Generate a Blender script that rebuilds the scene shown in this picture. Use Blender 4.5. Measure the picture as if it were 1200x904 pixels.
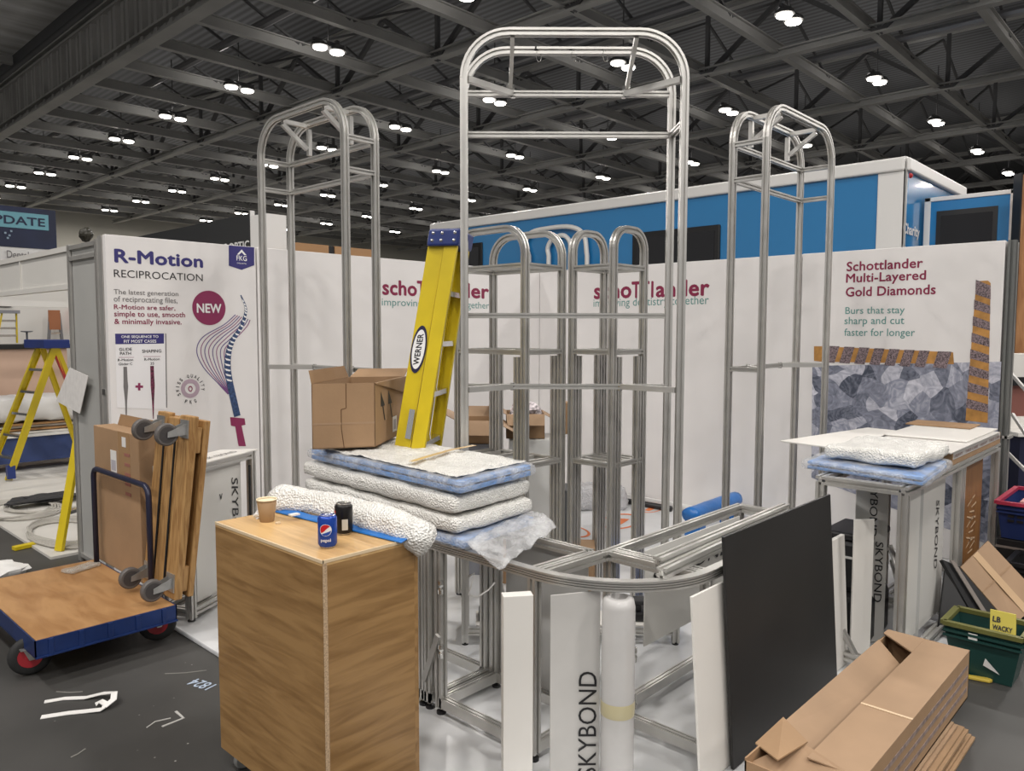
import bpy, math, random
from mathutils import Vector, Matrix, noise
R = math.radians
PI = math.pi
random.seed(7)
for o in list(bpy.data.objects):
    bpy.data.objects.remove(o, do_unlink=True)
SC = bpy.context.scene
COL = SC.collection

# ---------------------------------------------------------------- camera
FPX, CX, CY, CH = 900.0, 600.0, 452.0, 1.75
YAW, PITCH, ROLL = R(46.9), R(4.1), R(0.1)
fw = Vector((math.sin(YAW) * math.cos(PITCH), math.cos(YAW) * math.cos(PITCH), -math.sin(PITCH)))
rt = Vector((math.cos(YAW), -math.sin(YAW), 0))
up = rt.cross(fw)
rt, up = math.cos(ROLL) * rt + math.sin(ROLL) * up, -math.sin(ROLL) * rt + math.cos(ROLL) * up
CAM = Vector((-6.413, -5.592, CH))
cam_data = bpy.data.cameras.new('camera')
cam_data.sensor_width = 36.0
cam_data.lens = 36.0 * FPX / 1200.0
cam_data.clip_start = 0.05
cam_data.clip_end = 300
cam = bpy.data.objects.new('camera', cam_data)
COL.objects.link(cam)
m3 = Matrix((rt, up, -fw)).transposed()
cam.matrix_world = Matrix.Translation(CAM) @ m3.to_4x4()
SC.camera = cam

# ---------------------------------------------------------------- light and exposure
SC.view_settings.view_transform = 'Standard'
SC.view_settings.look = 'None'
SC.view_settings.gamma = 1.0
SC.view_settings.use_curve_mapping = False
SC.view_settings.exposure = 0.0
WORLD_STRENGTH = 0.36
LAMP_POWER = 148.0
wd = bpy.data.worlds.new('hall_air')
wd.use_nodes = True
wd.node_tree.nodes['Background'].inputs[0].default_value = (1.0, 0.98, 0.97, 1)
wd.node_tree.nodes['Background'].inputs[1].default_value = WORLD_STRENGTH
SC.world = wd
LX = [0.0, 6.9, 13.9, 20.8, 27.8, 34.5, 41.2]
LY = [-12.7, -7.3, -1.95, 3.4, 8.7, 14.3, 19.7, 25.0, 30.2, 35.4, 40.8, 46.2, 51.6]
ZL = 10.0
lamp_data = bpy.data.lights.new('high_bay_light', 'AREA')
lamp_data.shape = 'DISK'
lamp_data.size = 0.9
lamp_data.energy = LAMP_POWER
lamp_data.color = (1.0, 0.955, 0.91)
roof_fill_data = bpy.data.lights.new('roof_fill', 'POINT')      # added fill above each lamp, brightens the deck and beams
roof_fill_data.energy = 15.0
roof_fill_data.shadow_soft_size = 0.25
roof_fill_data.color = (1.0, 0.955, 0.91)

# ---------------------------------------------------------------- pixel rays -> points of the place
def ray(x, y):
    return fw + rt * ((x - CX) / FPX) - up * ((y - CY) / FPX)
def at(x, y, z):
    d = ray(x, y); return CAM + d * ((z - CH) / d.z)
def atX(x, y, X):
    d = ray(x, y); return CAM + d * ((X - CAM.x) / d.x)
def atY(x, y, Y):
    d = ray(x, y); return CAM + d * ((Y - CAM.y) / d.y)
def prj(P):
    q = V(P) - CAM; d = q.dot(fw); return CX + FPX * q.dot(rt) / d, CY - FPX * q.dot(up) / d
def hz(P, y):
    lo, hi = -2.0, 8.0
    for _ in range(40):
        m = (lo + hi) / 2
        if prj((P[0], P[1], m))[1] > y: lo = m
        else: hi = m
    return m
def atd(x, y, D):
    return CAM + ray(x, y) * D
V = Vector

# ---------------------------------------------------------------- materials
MATS = {}
def mat(name, col, rough=0.5, metal=0.0, nz=None, bump=None, emit=None, alpha=None, coat=0.0, trans=0.0, spec=None):
    """nz=(scale, amount[, stretch xyz]) varies the colour; bump=(scale, strength[, 'noise'|'voronoi'])"""
    if name in MATS: return MATS[name]
    m = bpy.data.materials.new(name); m.use_nodes = True
    nt = m.node_tree; b = nt.nodes['Principled BSDF']
    c = (*col, 1.0)
    b.inputs['Base Color'].default_value = c
    b.inputs['Roughness'].default_value = rough
    b.inputs['Metallic'].default_value = metal
    if coat: b.inputs['Coat Weight'].default_value = coat
    if trans: b.inputs['Transmission Weight'].default_value = trans
    if spec is not None: b.inputs['Specular IOR Level'].default_value = spec
    if alpha is not None: b.inputs['Alpha'].default_value = alpha
    if emit:
        b.inputs['Emission Color'].default_value = (*emit[0], 1); b.inputs['Emission Strength'].default_value = emit[1]
    tc = nt.nodes.new('ShaderNodeTexCoord')
    if nz:
        mp = nt.nodes.new('ShaderNodeMapping')
        if len(nz) > 2: mp.inputs['Scale'].default_value = nz[2]
        nt.links.new(tc.outputs['Object'], mp.inputs['Vector'])
        n = nt.nodes.new('ShaderNodeTexNoise'); n.inputs['Scale'].default_value = nz[0]; n.inputs['Detail'].default_value = 5
        nt.links.new(mp.outputs[0], n.inputs['Vector'])
        r = nt.nodes.new('ShaderNodeValToRGB')
        k = nz[1]
        r.color_ramp.elements[0].position = 0.3; r.color_ramp.elements[1].position = 0.7
        r.color_ramp.elements[0].color = (*[max(0, x * (1 - k)) for x in col], 1)
        r.color_ramp.elements[1].color = (*[min(1, x * (1 + k)) for x in col], 1)
        nt.links.new(n.outputs['Fac'], r.inputs[0]); nt.links.new(r.outputs[0], b.inputs['Base Color'])
    if bump:
        if len(bump) > 2 and bump[2] == 'voronoi':
            t = nt.nodes.new('ShaderNodeTexVoronoi'); out = 'Distance'
        else:
            t = nt.nodes.new('ShaderNodeTexNoise'); out = 'Fac'; t.inputs['Detail'].default_value = 4
        t.inputs['Scale'].default_value = bump[0]
        nt.links.new(tc.outputs['Object'], t.inputs['Vector'])
        bp = nt.nodes.new('ShaderNodeBump'); bp.inputs['Strength'].default_value = bump[1]; bp.inputs['Distance'].default_value = 0.01
        nt.links.new(t.outputs[out], bp.inputs['Height']); nt.links.new(bp.outputs[0], b.inputs['Normal'])
    MATS[name] = m
    return m

def wood(name, c1, c2, scale=6.0, axis='X', rough=0.45, stretch=14.0):
    if name in MATS: return MATS[name]
    m = bpy.data.materials.new(name); m.use_nodes = True
    nt = m.node_tree; b = nt.nodes['Principled BSDF']; b.inputs['Roughness'].default_value = rough
    tc = nt.nodes.new('ShaderNodeTexCoord'); mp = nt.nodes.new('ShaderNodeMapping')
    s = [stretch] * 3; s['XYZ'.index(axis)] = 1.0
    mp.inputs['Scale'].default_value = s
    nt.links.new(tc.outputs['Object'], mp.inputs[0])
    n = nt.nodes.new('ShaderNodeTexNoise'); n.inputs['Scale'].default_value = scale; n.inputs['Detail'].default_value = 8; n.inputs['Distortion'].default_value = 0.6
    nt.links.new(mp.outputs[0], n.inputs['Vector'])
    r = nt.nodes.new('ShaderNodeValToRGB')
    r.color_ramp.elements[0].position = 0.33; r.color_ramp.elements[1].position = 0.62
    r.color_ramp.elements[0].color = (*c1, 1); r.color_ramp.elements[1].color = (*c2, 1)
    nt.links.new(n.outputs['Fac'], r.inputs[0]); nt.links.new(r.outputs[0], b.inputs['Base Color'])
    MATS[name] = m
    return m

# ---------------------------------------------------------------- mesh builder
MW = {}
def frame(z, hint=None):
    z = V(z).normalized()
    h = V(hint) if hint is not None else (V((0, 0, 1)) if abs(z.z) < 0.95 else V((1, 0, 0)))
    x = h.cross(z)
    if x.length < 1e-6: x = V((0, 1, 0)).cross(z)
    x.normalize(); y = z.cross(x)
    return x, y, z

def slot(w, h=None):
    """section of a slotted aluminium profile"""
    h = h or w
    a, b = w / 2, h / 2; g = min(w, h) * 0.16; d = min(w, h) * 0.30
    return [(-a, -b), (-g, -b), (-g, -b + d), (g, -b + d), (g, -b), (a, -b), (a, -g), (a - d, -g), (a - d, g), (a, g),
            (a, b), (g, b), (g, b - d), (-g, b - d), (-g, b), (-a, b), (-a, g), (-a + d, g), (-a + d, -g), (-a, -g)]
def slot2(w, h):
    """flat wide profile with two grooves on its tall sides"""
    a, b = w / 2, h / 2; d = w * 0.16; t = h / 12
    L = [(-a, -b), (a, -b)]
    for s in (-h / 4, h / 4): L += [(a, s - t), (a - d, s - t), (a - d, s + t), (a, s + t)]
    L += [(a, b), (-a, b)]
    for s in (h / 4, -h / 4): L += [(-a, s + t), (-a + d, s + t), (-a + d, s - t), (-a, s - t)]
    return L
def rect(w, h): return [(-w / 2, -h / 2), (w / 2, -h / 2), (w / 2, h / 2), (-w / 2, h / 2)]
def circ(r, n=12): return [(r * math.cos(2 * PI * i / n), r * math.sin(2 * PI * i / n)) for i in range(n)]

class MB:
    def __init__(s): s.v = []; s.f = []; s.mi = []; s.cur = 0
    def add(s, vs, fs):
        o = len(s.v); s.v += [V(p) for p in vs]; s.f += [tuple(i + o for i in q) for q in fs]; s.mi += [s.cur] * len(fs); return s
    def use(s, i): s.cur = i; return s
    def box(s, lo, hi, M=None):
        x0, y0, z0 = lo; x1, y1, z1 = hi
        vs = [V(p) for p in ((x0, y0, z0), (x1, y0, z0), (x1, y1, z0), (x0, y1, z0), (x0, y0, z1), (x1, y0, z1), (x1, y1, z1), (x0, y1, z1))]
        if M is not None: vs = [M @ p for p in vs]
        return s.add(vs, [(0, 3, 2, 1), (4, 5, 6, 7), (0, 1, 5, 4), (1, 2, 6, 5), (2, 3, 7, 6), (3, 0, 4, 7)])
    def hexa(s, q):   # 8 points: bottom 4 ccw, top 4 ccw
        return s.add(q, [(0, 3, 2, 1), (4, 5, 6, 7), (0, 1, 5, 4), (1, 2, 6, 5), (2, 3, 7, 6), (3, 0, 4, 7)])
    def sweep(s, sec, pts, N=None, closed=False, caps=True, scale=None):
        pts = [V(p) for p in pts]; n = len(pts); k = len(sec); vs = []; prevx = None
        for i, p in enumerate(pts):
            if closed: t0 = (p - pts[i - 1]).normalized(); t1 = (pts[(i + 1) % n] - p).normalized()
            else:
                t0 = (p - pts[i - 1]).normalized() if i else (pts[1] - p).normalized()
                t1 = (pts[i + 1] - p).normalized() if i < n - 1 else t0
            t = t0 + t1
            t = t1 if t.length < 1e-6 else t.normalized()
            c = max(0.35, t.dot(t1))
            if N is not None:
                x = V(N) - t * V(N).dot(t); x.normalize(); y = t.cross(x); fy = 1 / c
            else:
                if prevx is None: x, y, _ = frame(t)
                else:
                    x = prevx - t * prevx.dot(t); x.normalize(); y = t.cross(x)
                prevx = x; fy = 1
            sc = scale[i] if scale else 1
            vs += [p + x * a * sc + y * b * fy * sc for a, b in sec]
        fs = []
        for i in range(n if closed else n - 1):
            j = (i + 1) % n
            for q in range(k):
                w = (q + 1) % k
                fs.append((i * k + q, i * k + w, j * k + w, j * k + q))
        if caps and not closed:
            fs.append(tuple(reversed(range(k)))); fs.append(tuple((n - 1) * k + q for q in range(k)))
        return s.add(vs, fs)
    def bar(s, a, b, w, h=None, N=None, sec=None):
        """rectangular bar a->b, h measured along N (default: up), w across"""
        h = h or w
        if N is None: N = (0, 0, 1) if abs((V(b) - V(a)).normalized().z) < 0.9 else (1, 0, 0)
        return s.sweep(sec or rect(h, w), [a, b], N=N)
    def tube(s, pts, r, n=10, scale=None): return s.sweep(circ(r, n), pts, scale=scale)
    def cyl(s, a, b, r, n=20): return s.sweep(circ(r, n), [a, b])
    def lathe(s, prof, c=(0, 0, 0), axis=(0, 0, 1), n=24, caps=True):
        x, y, z = frame(axis); c = V(c); vs = []; k = len(prof)
        for r, h in prof:
            for i in range(n):
                a = 2 * PI * i / n
                vs.append(c + z * h + x * r * math.cos(a) + y * r * math.sin(a))
        fs = []
        for i in range(k - 1):
            for q in range(n):
                w = (q + 1) % n
                fs.append((i * n + q, i * n + w, (i + 1) * n + w, (i + 1) * n + q))
        if caps: fs.append(tuple(reversed(range(n)))); fs.append(tuple((k - 1) * n + q for q in range(n)))
        return s.add(vs, fs)
    def prism(s, poly, d):
        """poly: 3d points ccw, extruded by vector d"""
        poly = [V(p) for p in poly]; n = len(poly); d = V(d)
        vs = poly + [p + d for p in poly]
        fs = [tuple(reversed(range(n))), tuple(range(n, 2 * n))]
        for i in range(n):
            j = (i + 1) % n; fs.append((i, j, n + j, n + i))
        return s.add(vs, fs)
    def disc_wheel(s, c, axis, r, w, n=24):
        z = V(axis).normalized(); c = V(c)
        return s.lathe([(r * .9, -w / 2), (r, -w / 4), (r, w / 4), (r * .9, w / 2)], c, z, n)
    def grid(s, f, nu, nv, close_u=False):
        vs = [f(i / nu, j / nv) for i in range(nu + 1) for j in range(nv + 1)]
        fs = [(i * (nv + 1) + j, (i + 1) * (nv + 1) + j, (i + 1) * (nv + 1) + j + 1, i * (nv + 1) + j + 1) for i in range(nu) for j in range(nv)]
        return s.add(vs, fs)
    def build(s, name, m, parent=None, bevel=0, smooth=False, origin=None, solid=0, subsurf=0, fix=True):
        me = bpy.data.meshes.new(name)
        vs = s.v
        loc = V((0, 0, 0))
        if parent is not None:
            inv = MW[parent.name].inverted(); vs = [inv @ p for p in vs]
        else:
            if origin is None:
                xs = [p.x for p in vs]; ys = [p.y for p in vs]; zs = [p.z for p in vs]
                loc = V(((min(xs) + max(xs)) / 2, (min(ys) + max(ys)) / 2, min(zs)))
            else: loc = V(origin)
            vs = [p - loc for p in vs]
        me.from_pydata([tuple(p) for p in vs], [], s.f)
        ml = m if isinstance(m, (list, tuple)) else [m]
        for q in ml: me.materials.append(q)
        for p, i in zip(me.polygons, s.mi):
            p.material_index = min(i, len(ml) - 1); p.use_smooth = smooth
        if fix:
            import bmesh
            bm = bmesh.new(); bm.from_mesh(me); bmesh.ops.recalc_face_normals(bm, faces=bm.faces); bm.to_mesh(me); bm.free()
        me.update()
        o = bpy.data.objects.new(name, me); COL.objects.link(o)
        o.location = loc
        if parent is not None:
            o.parent = parent; MW[o.name] = MW[parent.name].copy()
        else: MW[o.name] = Matrix.Translation(loc)
        if subsurf:
            q = o.modifiers.new('subsurf', 'SUBSURF'); q.levels = subsurf; q.render_levels = subsurf
        if solid:
            q = o.modifiers.new('solid', 'SOLIDIFY'); q.thickness = solid; q.offset = 0
        if bevel:
            q = o.modifiers.new('bevel', 'BEVEL'); q.width = bevel; q.segments = 2; q.limit_method = 'ANGLE'; q.angle_limit = R(40)
        return o

def thing(name, label, cat, loc=(0, 0, 0), rotz=0.0, group=None):
    o = bpy.data.objects.new(name, None); COL.objects.link(o)
    o.empty_display_size = 0.1
    o.location = loc; o.rotation_euler = (0, 0, rotz)
    MW[o.name] = Matrix.Translation(V(loc)) @ Matrix.Rotation(rotz, 4, 'Z')
    return tag(o, label, cat, group)
def tag(o, label, cat, group=None, kind=None):
    o['label'] = label; o['category'] = cat
    if group: o['group'] = group
    if kind: o['kind'] = kind
    return o
def struct(o):
    o['kind'] = 'structure'; return o
def dup(root, loc, rotz=0.0, label=None, group=None):
    def rec(o, par):
        c = o.copy(); COL.objects.link(c); c.parent = par
        for ch in [q for q in bpy.data.objects if q.parent is o]: rec(ch, c)
        return c
    kids = [q for q in bpy.data.objects if q.parent is root]
    r = root.copy(); COL.objects.link(r); r.location = loc; r.rotation_euler = (0, 0, rotz)
    for k in kids: rec(k, r)
    if label: r['label'] = label
    if group: r['group'] = group
    return r

def text(name, body, m, O, ux, uz, w=None, h=None, parent=None, bold=0.0, shear=0.0, depth=0.0006, align='L', lift=0.0012, spacing=1.0, anchor='base'):
    """lettering on a plane: O = left end of the baseline, ux reading direction, uz up; fitted to width w (and height h of the ink)"""
    cu = bpy.data.curves.new('t', 'FONT'); cu.body = body; cu.size = 1.0; cu.shear = shear
    cu.resolution_u = 3; cu.space_character = spacing * (1 + bold * 1.2)
    ob = bpy.data.objects.new('t', cu); COL.objects.link(ob)
    dg = bpy.context.evaluated_depsgraph_get(); dg.update()
    me = bpy.data.meshes.new_from_object(ob.evaluated_get(dg))
    vs = [v.co.copy() for v in me.vertices]; fs = [tuple(p.vertices) for p in me.polygons]
    bpy.data.objects.remove(ob, do_unlink=True); bpy.data.curves.remove(cu); bpy.data.meshes.remove(me)
    if not vs: return None
    if bold:                                   # heavier strokes: the outline struck again slightly beside itself
        v0, f0, n0 = list(vs), list(fs), len(vs)
        for k, (dx, dy) in enumerate(((-1, 0), (1, 0), (0, -1), (0, 1), (-.7, .7), (.7, -.7))):
            vs += [V((v.x + dx * bold, v.y + dy * bold, .00008 * (k + 1))) for v in v0]
            fs += [tuple(i + n0 * (k + 1) for i in f) for f in f0]
    x0 = min(v.x for v in vs); x1 = max(v.x for v in vs); y0 = min(v.y for v in vs); y1 = max(v.y for v in vs)
    sx = w / (x1 - x0) if w else None
    sy = h / (y1 - y0) if h else None
    if sx is None: sx = sy
    if sy is None: sy = sx
    O = V(O); ux = V(ux).normalized(); uz = V(uz).normalized(); n = ux.cross(uz)
    if align == 'C': O = O - ux * (x1 - x0) * sx / 2
    yb = y0 if anchor == 'bottom' else 0.0
    mb = MB()
    mb.add([O + ux * (v.x - x0) * sx + uz * (v.y - yb) * sy + n * (lift + v.z) for v in vs], fs)
    return mb.build(name, m, parent, fix=False)

# ================================================================ materials in use
ALU = mat('anodised_aluminium', (0.60, 0.59, 0.565), 0.36, 0.75, nz=(9, 0.06))
ALU_B = mat('polished_aluminium', (0.72, 0.72, 0.70), 0.16, 0.95)
ALU_D = mat('dull_aluminium', (0.50, 0.49, 0.47), 0.42, 0.7, nz=(7, 0.08))
STEEL = mat('zinc_steel', (0.48, 0.48, 0.47), 0.35, 0.8, nz=(20, 0.15))
WHITE = mat('white_fabric', (0.72, 0.70, 0.69), 0.7, nz=(0.9, 0.035), bump=(1.6, 0.12))
WBOARD = mat('white_board', (0.74, 0.72, 0.68), 0.45, nz=(3, 0.03))
WPAINT = mat('white_paint', (0.78, 0.77, 0.75), 0.4)
GREYP = mat('grey_panel', (0.42, 0.42, 0.41), 0.5, nz=(2, 0.05))
CARD = mat('cardboard', (0.335, 0.21, 0.115), 0.75, nz=(4, 0.10), bump=(60, 0.06))
CARD_D = mat('dark_cardboard', (0.30, 0.18, 0.09), 0.8, nz=(4, 0.10))
CARD_L = mat('light_cardboard', (0.345, 0.225, 0.135), 0.75, nz=(5, 0.08))
TAPE = mat('parcel_tape', (0.38, 0.235, 0.12), 0.22)
BLACK = mat('black_plastic', (0.012, 0.012, 0.013), 0.42)
RUBBER = mat('dark_rubber', (0.03, 0.03, 0.032), 0.65)
INK = mat('black_ink', (0.012, 0.012, 0.014), 0.5)
NAVY = mat('navy_ink', (0.035, 0.03, 0.16), 0.5)
MAROON = mat('maroon_ink', (0.22, 0.012, 0.055), 0.5)
PLUM = mat('plum_ink', (0.24, 0.025, 0.09), 0.5)
TEAL = mat('teal_ink', (0.10, 0.27, 0.25), 0.5)
GREYINK = mat('grey_ink', (0.16, 0.15, 0.15), 0.5)
WINK = mat('white_ink', (0.82, 0.82, 0.82), 0.5)
YEL = mat('yellow_fibreglass', (0.62, 0.47, 0.008), 0.42, nz=(6, 0.07))
BLUEP = mat('blue_plastic', (0.012, 0.03, 0.16), 0.4)
BLUEF = mat('blue_film', (0.02, 0.16, 0.50), 0.3, bump=(14, 0.3))
ORANGE = mat('orange_print', (0.75, 0.20, 0.06), 0.6)
RED = mat('red_plastic', (0.45, 0.02, 0.025), 0.4)
PINE = wood('pine', (0.27, 0.135, 0.042), (0.46, 0.27, 0.105), 5, 'Z', 0.5, 12)
PLY = wood('plywood', (0.30, 0.15, 0.055), (0.42, 0.235, 0.10), 3, 'Y', 0.5, 4)

# ================================================================ floors
def floor_material():
    m = bpy.data.materials.new('hall_floor'); m.use_nodes = True
    nt = m.node_tree; b = nt.nodes['Principled BSDF']; b.inputs['Roughness'].default_value = 0.55
    tc = nt.nodes.new('ShaderNodeTexCoord')
    n = nt.nodes.new('ShaderNodeTexNoise'); n.inputs['Scale'].default_value = 1.3; n.inputs['Detail'].default_value = 6
    nt.links.new(tc.outputs['Object'], n.inputs['Vector'])
    r = nt.nodes.new('ShaderNodeValToRGB')
    r.color_ramp.elements[0].position = 0.35; r.color_ramp.elements[0].color = (0.040, 0.039, 0.037, 1)
    r.color_ramp.elements[1].position = 0.7; r.color_ramp.elements[1].color = (0.064, 0.062, 0.059, 1)
    nt.links.new(n.outputs['Fac'], r.inputs[0])
    v = nt.nodes.new('ShaderNodeTexVoronoi'); v.inputs['Scale'].default_value = 13
    nt.links.new(tc.outputs['Object'], v.inputs['Vector'])
    r2 = nt.nodes.new('ShaderNodeValToRGB')
    r2.color_ramp.elements[0].position = 0.03; r2.color_ramp.elements[0].color = (1, 1, 1, 1)
    r2.color_ramp.elements[1].position = 0.07; r2.color_ramp.elements[1].color = (0, 0, 0, 1)
    nt.links.new(v.outputs['Distance'], r2.inputs[0])
    n2 = nt.nodes.new('ShaderNodeTexNoise'); n2.inputs['Scale'].default_value = 4
    nt.links.new(tc.outputs['Object'], n2.inputs['Vector'])
    r3 = nt.nodes.new('ShaderNodeValToRGB'); r3.color_ramp.elements[0].position = 0.5; r3.color_ramp.elements[1].position = 0.62
    nt.links.new(n2.outputs['Fac'], r3.inputs[0])
    mu = nt.nodes.new('ShaderNodeMath'); mu.operation = 'MULTIPLY'
    nt.links.new(r2.outputs[0], mu.inputs[0]); nt.links.new(r3.outputs[0], mu.inputs[1])
    mx = nt.nodes.new('ShaderNodeMixRGB'); mx.inputs[2].default_value = (0.45, 0.44, 0.42, 1)
    nt.links.new(mu.outputs[0], mx.inputs[0]); nt.links.new(r.outputs[0], mx.inputs[1])
    nt.links.new(mx.outputs[0], b.inputs['Base Color'])
    return m
FLOORM = floor_material()
FILM = mat('white_floor_film', (0.66, 0.67, 0.68), 0.28, nz=(2.2, 0.10), bump=(3.2, 0.55))
fl = MB().box((-40, -40, -0.2), (60, 62, 0)).build('floor', FLOORM); struct(fl)
ps = MB().box((-4.57, -4.56, 0.0), (0.0, 0.0, 0.03)).build('floor_platform', FILM, bevel=0.008); struct(ps)
SHEET = mat('dusty_white_sheet', (0.62, 0.60, 0.56), 0.5, nz=(3, 0.07), bump=(2.5, 0.3))
ns = MB().box((-4.62, 0.9, 0.0), (1.6, 6.6, 0.02)).build('floor_neighbour', SHEET); struct(ns)

# ================================================================ hall shell and roof
CREAM = mat('cream_hall_wall', (0.72, 0.69, 0.60), 0.7, nz=(0.15, 0.06))
DARKW = mat('dark_hall_wall', (0.05, 0.05, 0.05), 0.8)
struct(MB().box((-40, 60, 0), (60, 60.4, 13)).build('wall_back', CREAM))
struct(MB().box((58, -40, 0), (58.4, 60, 13)).build('wall_right', DARKW))
def deck_material(name, c, sc):
    m = bpy.data.materials.new(name); m.use_nodes = True
    nt = m.node_tree; b = nt.nodes['Principled BSDF']; b.inputs['Roughness'].default_value = 0.6
    tc = nt.nodes.new('ShaderNodeTexCoord'); w = nt.nodes.new('ShaderNodeTexWave'); w.bands_direction = 'X'
    w.inputs['Scale'].default_value = sc; w.inputs['Distortion'].default_value = 0.0
    nt.links.new(tc.outputs['Object'], w.inputs['Vector'])
    r = nt.nodes.new('ShaderNodeValToRGB')
    r.color_ramp.elements[0].color = (*[x * .45 for x in c], 1); r.color_ramp.elements[1].color = (*c, 1)
    nt.links.new(w.outputs['Fac'], r.inputs[0]); nt.links.new(r.outputs[0], b.inputs['Base Color'])
    return m
DECK = deck_material('ribbed_roof_deck', (0.20, 0.205, 0.215), 1.1)
DECK_L = mat('grey_insulated_deck', (0.80, 0.79, 0.74), 0.8, nz=(0.8, 0.35, (0.3, 2, 1)))
struct(MB().box((2.9, -40, 12.2), (60, 60.4, 12.9)).build('ceiling', DECK))
struct(MB().box((-40, -40, 12.6), (2.9, 60.4, 12.9)).build('ceiling_left', DECK_L))
ROOFST = mat('roof_steel', (0.36, 0.355, 0.34), 0.5, nz=(0.6, 0.15))
ROOFDK = mat('dark_roof_steel', (0.085, 0.085, 0.086), 0.55)

def truss(name, label, a, b, zb, zt, w, step, group, webm=ROOFDK, chordm=ROOFST, style='warren'):
    t = thing(name, label, 'roof truss', (a[0], a[1], zb), 0, group)
    A = V((a[0], a[1], 0)); B = V((b[0], b[1], 0)); L = (B - A).length; d = (B - A) / L
    for z, q in ((zb, w), (zt, w * .8)):
        mb = MB(); u = V((0, 0, 1)); s = d.cross(u)
        # I-beam chord: two flanges and a web
        for dz, ww, hh in ((0, q, q * .16), (q * .7, q, q * .16)):
            mb.bar(A + V((0, 0, z + dz)), B + V((0, 0, z + dz)), ww, hh)
        mb.bar(A + V((0, 0, z + q * .35)), B + V((0, 0, z + q * .35)), q * .16, q * .7)
        mb.build('chord', chordm, t)
    mb = MB(); n = int(L / step)
    for i in range(n):
        p = A + d * (i * step); q = A + d * ((i + 1) * step); m = (p + q) / 2
        if style == 'warren':
            mb.bar(p + V((0, 0, zb)), m + V((0, 0, zt)), w * .45, w * .45); mb.bar(m + V((0, 0, zt)), q + V((0, 0, zb)), w * .45, w * .45)
            mb.bar(p + V((0, 0, zb)), p + V((0, 0, zt)), w * .4, w * .4)
        else:
            mb.bar(p + V((0, 0, zb)), p + V((0, 0, zt)), w * .5, w * .5); mb.bar(m + V((0, 0, zb)), m + V((0, 0, zt)), w * .5, w * .25)
    mb.build('web', webm, t)
    return t
truss('edge_truss', 'deep grey lattice truss edging the paler roof bay at upper left', (3.1, -6), (3.1, 59), 10.0, 11.7, 0.42, 1.0, None, ROOFST, ROOFST, 'ladder')
for x in (9.8, 16.8, 23.8, 30.9, 37.9, 45.0):
    truss('roof_truss', 'long steel roof truss with dark lattice webs running away under the roof deck', (x, -14), (x, 59), 10.1, 12.0, 0.30, 5.35, 'main roof trusses')
yy = -5.65
while yy < 57:
    t = thing('roof_beam', 'grey steel roof beam crossing between the main trusses', 'roof beam', (3.2, yy, 10.4), 0, 'roof cross beams')
    mb = MB(); w = 0.20
    for dz, ww in ((0, w), (w * 1.5, w)): mb.bar((3.3, yy, 10.25 + dz), (57.5, yy, 10.25 + dz), ww, .035)
    mb.bar((3.3, yy, 10.25 + w * .75), (57.5, yy, 10.25 + w * .75), .035, w * 1.5)
    mb.build('joist', ROOFST, t)
    mb = MB()
    for i in range(15):
        x = 3.4 + i * 3.5; s = 1 if i % 2 else -1
        mb.bar((x, yy, 10.5), (x + 3.4, yy, 12.0), .07, .07) if s > 0 else mb.bar((x, yy, 12.0), (x + 3.4, yy, 10.5), .07, .07)
    mb.build('bracing', ROOFDK, t)
    yy += 2.675
for y in range(-6, 57, 9):
    tag(MB().bar((2.8, y, 12.3), (-39, y, 12.3), .25, .3).build('roof_rafter', ROOFST), 'grey rafter under the paler roof bay at upper left', 'roof beam', 'rafters of the pale roof bay')
for x in (5.6, 12.9, 19.6):
    tag(MB().tube([(x, -10, 10.75), (x, 58, 10.75)], 0.13, 8).build('roof_duct', mat('galvanised_duct', (0.30, 0.30, 0.31), 0.4, 0.5)), 'galvanised pipe running between the roof trusses', 'pipe', 'roof pipes')

# high-bay lamps: each hangs as a pair of round lenses and carries its own light
LENS = mat('lit_lens', (1, 1, 1), 0.5, emit=((1.0, 0.95, 0.86), 14.0))
def make_lamp():
    t = thing('high_bay_lamp', 'twin round white high-bay lamp glowing under the dark roof', 'ceiling lamp', (0, 0, 0), 0, 'high-bay lamps in the roof')
    h = MB()
    h.box((-.52, -.05, .16), (.52, .05, .24)); h.build('mounting_bar', ROOFDK, t); MB().bar((0, 0, .24), (0, 0, 2.22), .03).build('hanger', ROOFDK, t)
    for s in (-1, 1):
        q = MB().lathe([(.16, .16), (.24, .10), (.27, .0)], (s * .29, 0, 0.02)).build('reflector', ROOFDK, t)
        MB().lathe([(.21, 0.0), (.19, -.035), (.1, -.06), (.01, -.065)], (s * .29, 0, 0.0)).build('lens', LENS, t, smooth=True)
    return t
lamp0 = make_lamp(); first = True
spots = [(x, y) for x in LX[1:] for y in LY]
skip = lambda x, y: False
for x, y in spots:
    if x > 30 and y > 47: continue
    if first: lamp0.location = (x, y, ZL); o = lamp0; first = False
    else: o = dup(lamp0, (x, y, ZL))
    if x < 32 and y < 56:
        l = bpy.data.objects.new('roof_fill', roof_fill_data); COL.objects.link(l); l.parent = o; l.location = (0, .3, .35)
        l = bpy.data.objects.new('high_bay_light', lamp_data); COL.objects.link(l); l.parent = o; l.location = (0, 0, -0.12)
for x in (-15.5, -8.6, -1.7):          # the aisle side of the hall, behind and above the photographer
    for y in (-18.0, -12.7, -7.3, -1.95, 3.4):
        if x > -3 and y > -3: continue
        o = dup(lamp0, (x, y, ZL + .4))
        l = bpy.data.objects.new('roof_fill', roof_fill_data); COL.objects.link(l); l.parent = o; l.location = (0, .3, .35)
        l = bpy.data.objects.new('high_bay_light', lamp_data); COL.objects.link(l); l.parent = o; l.location = (0, 0, -0.12)

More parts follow.
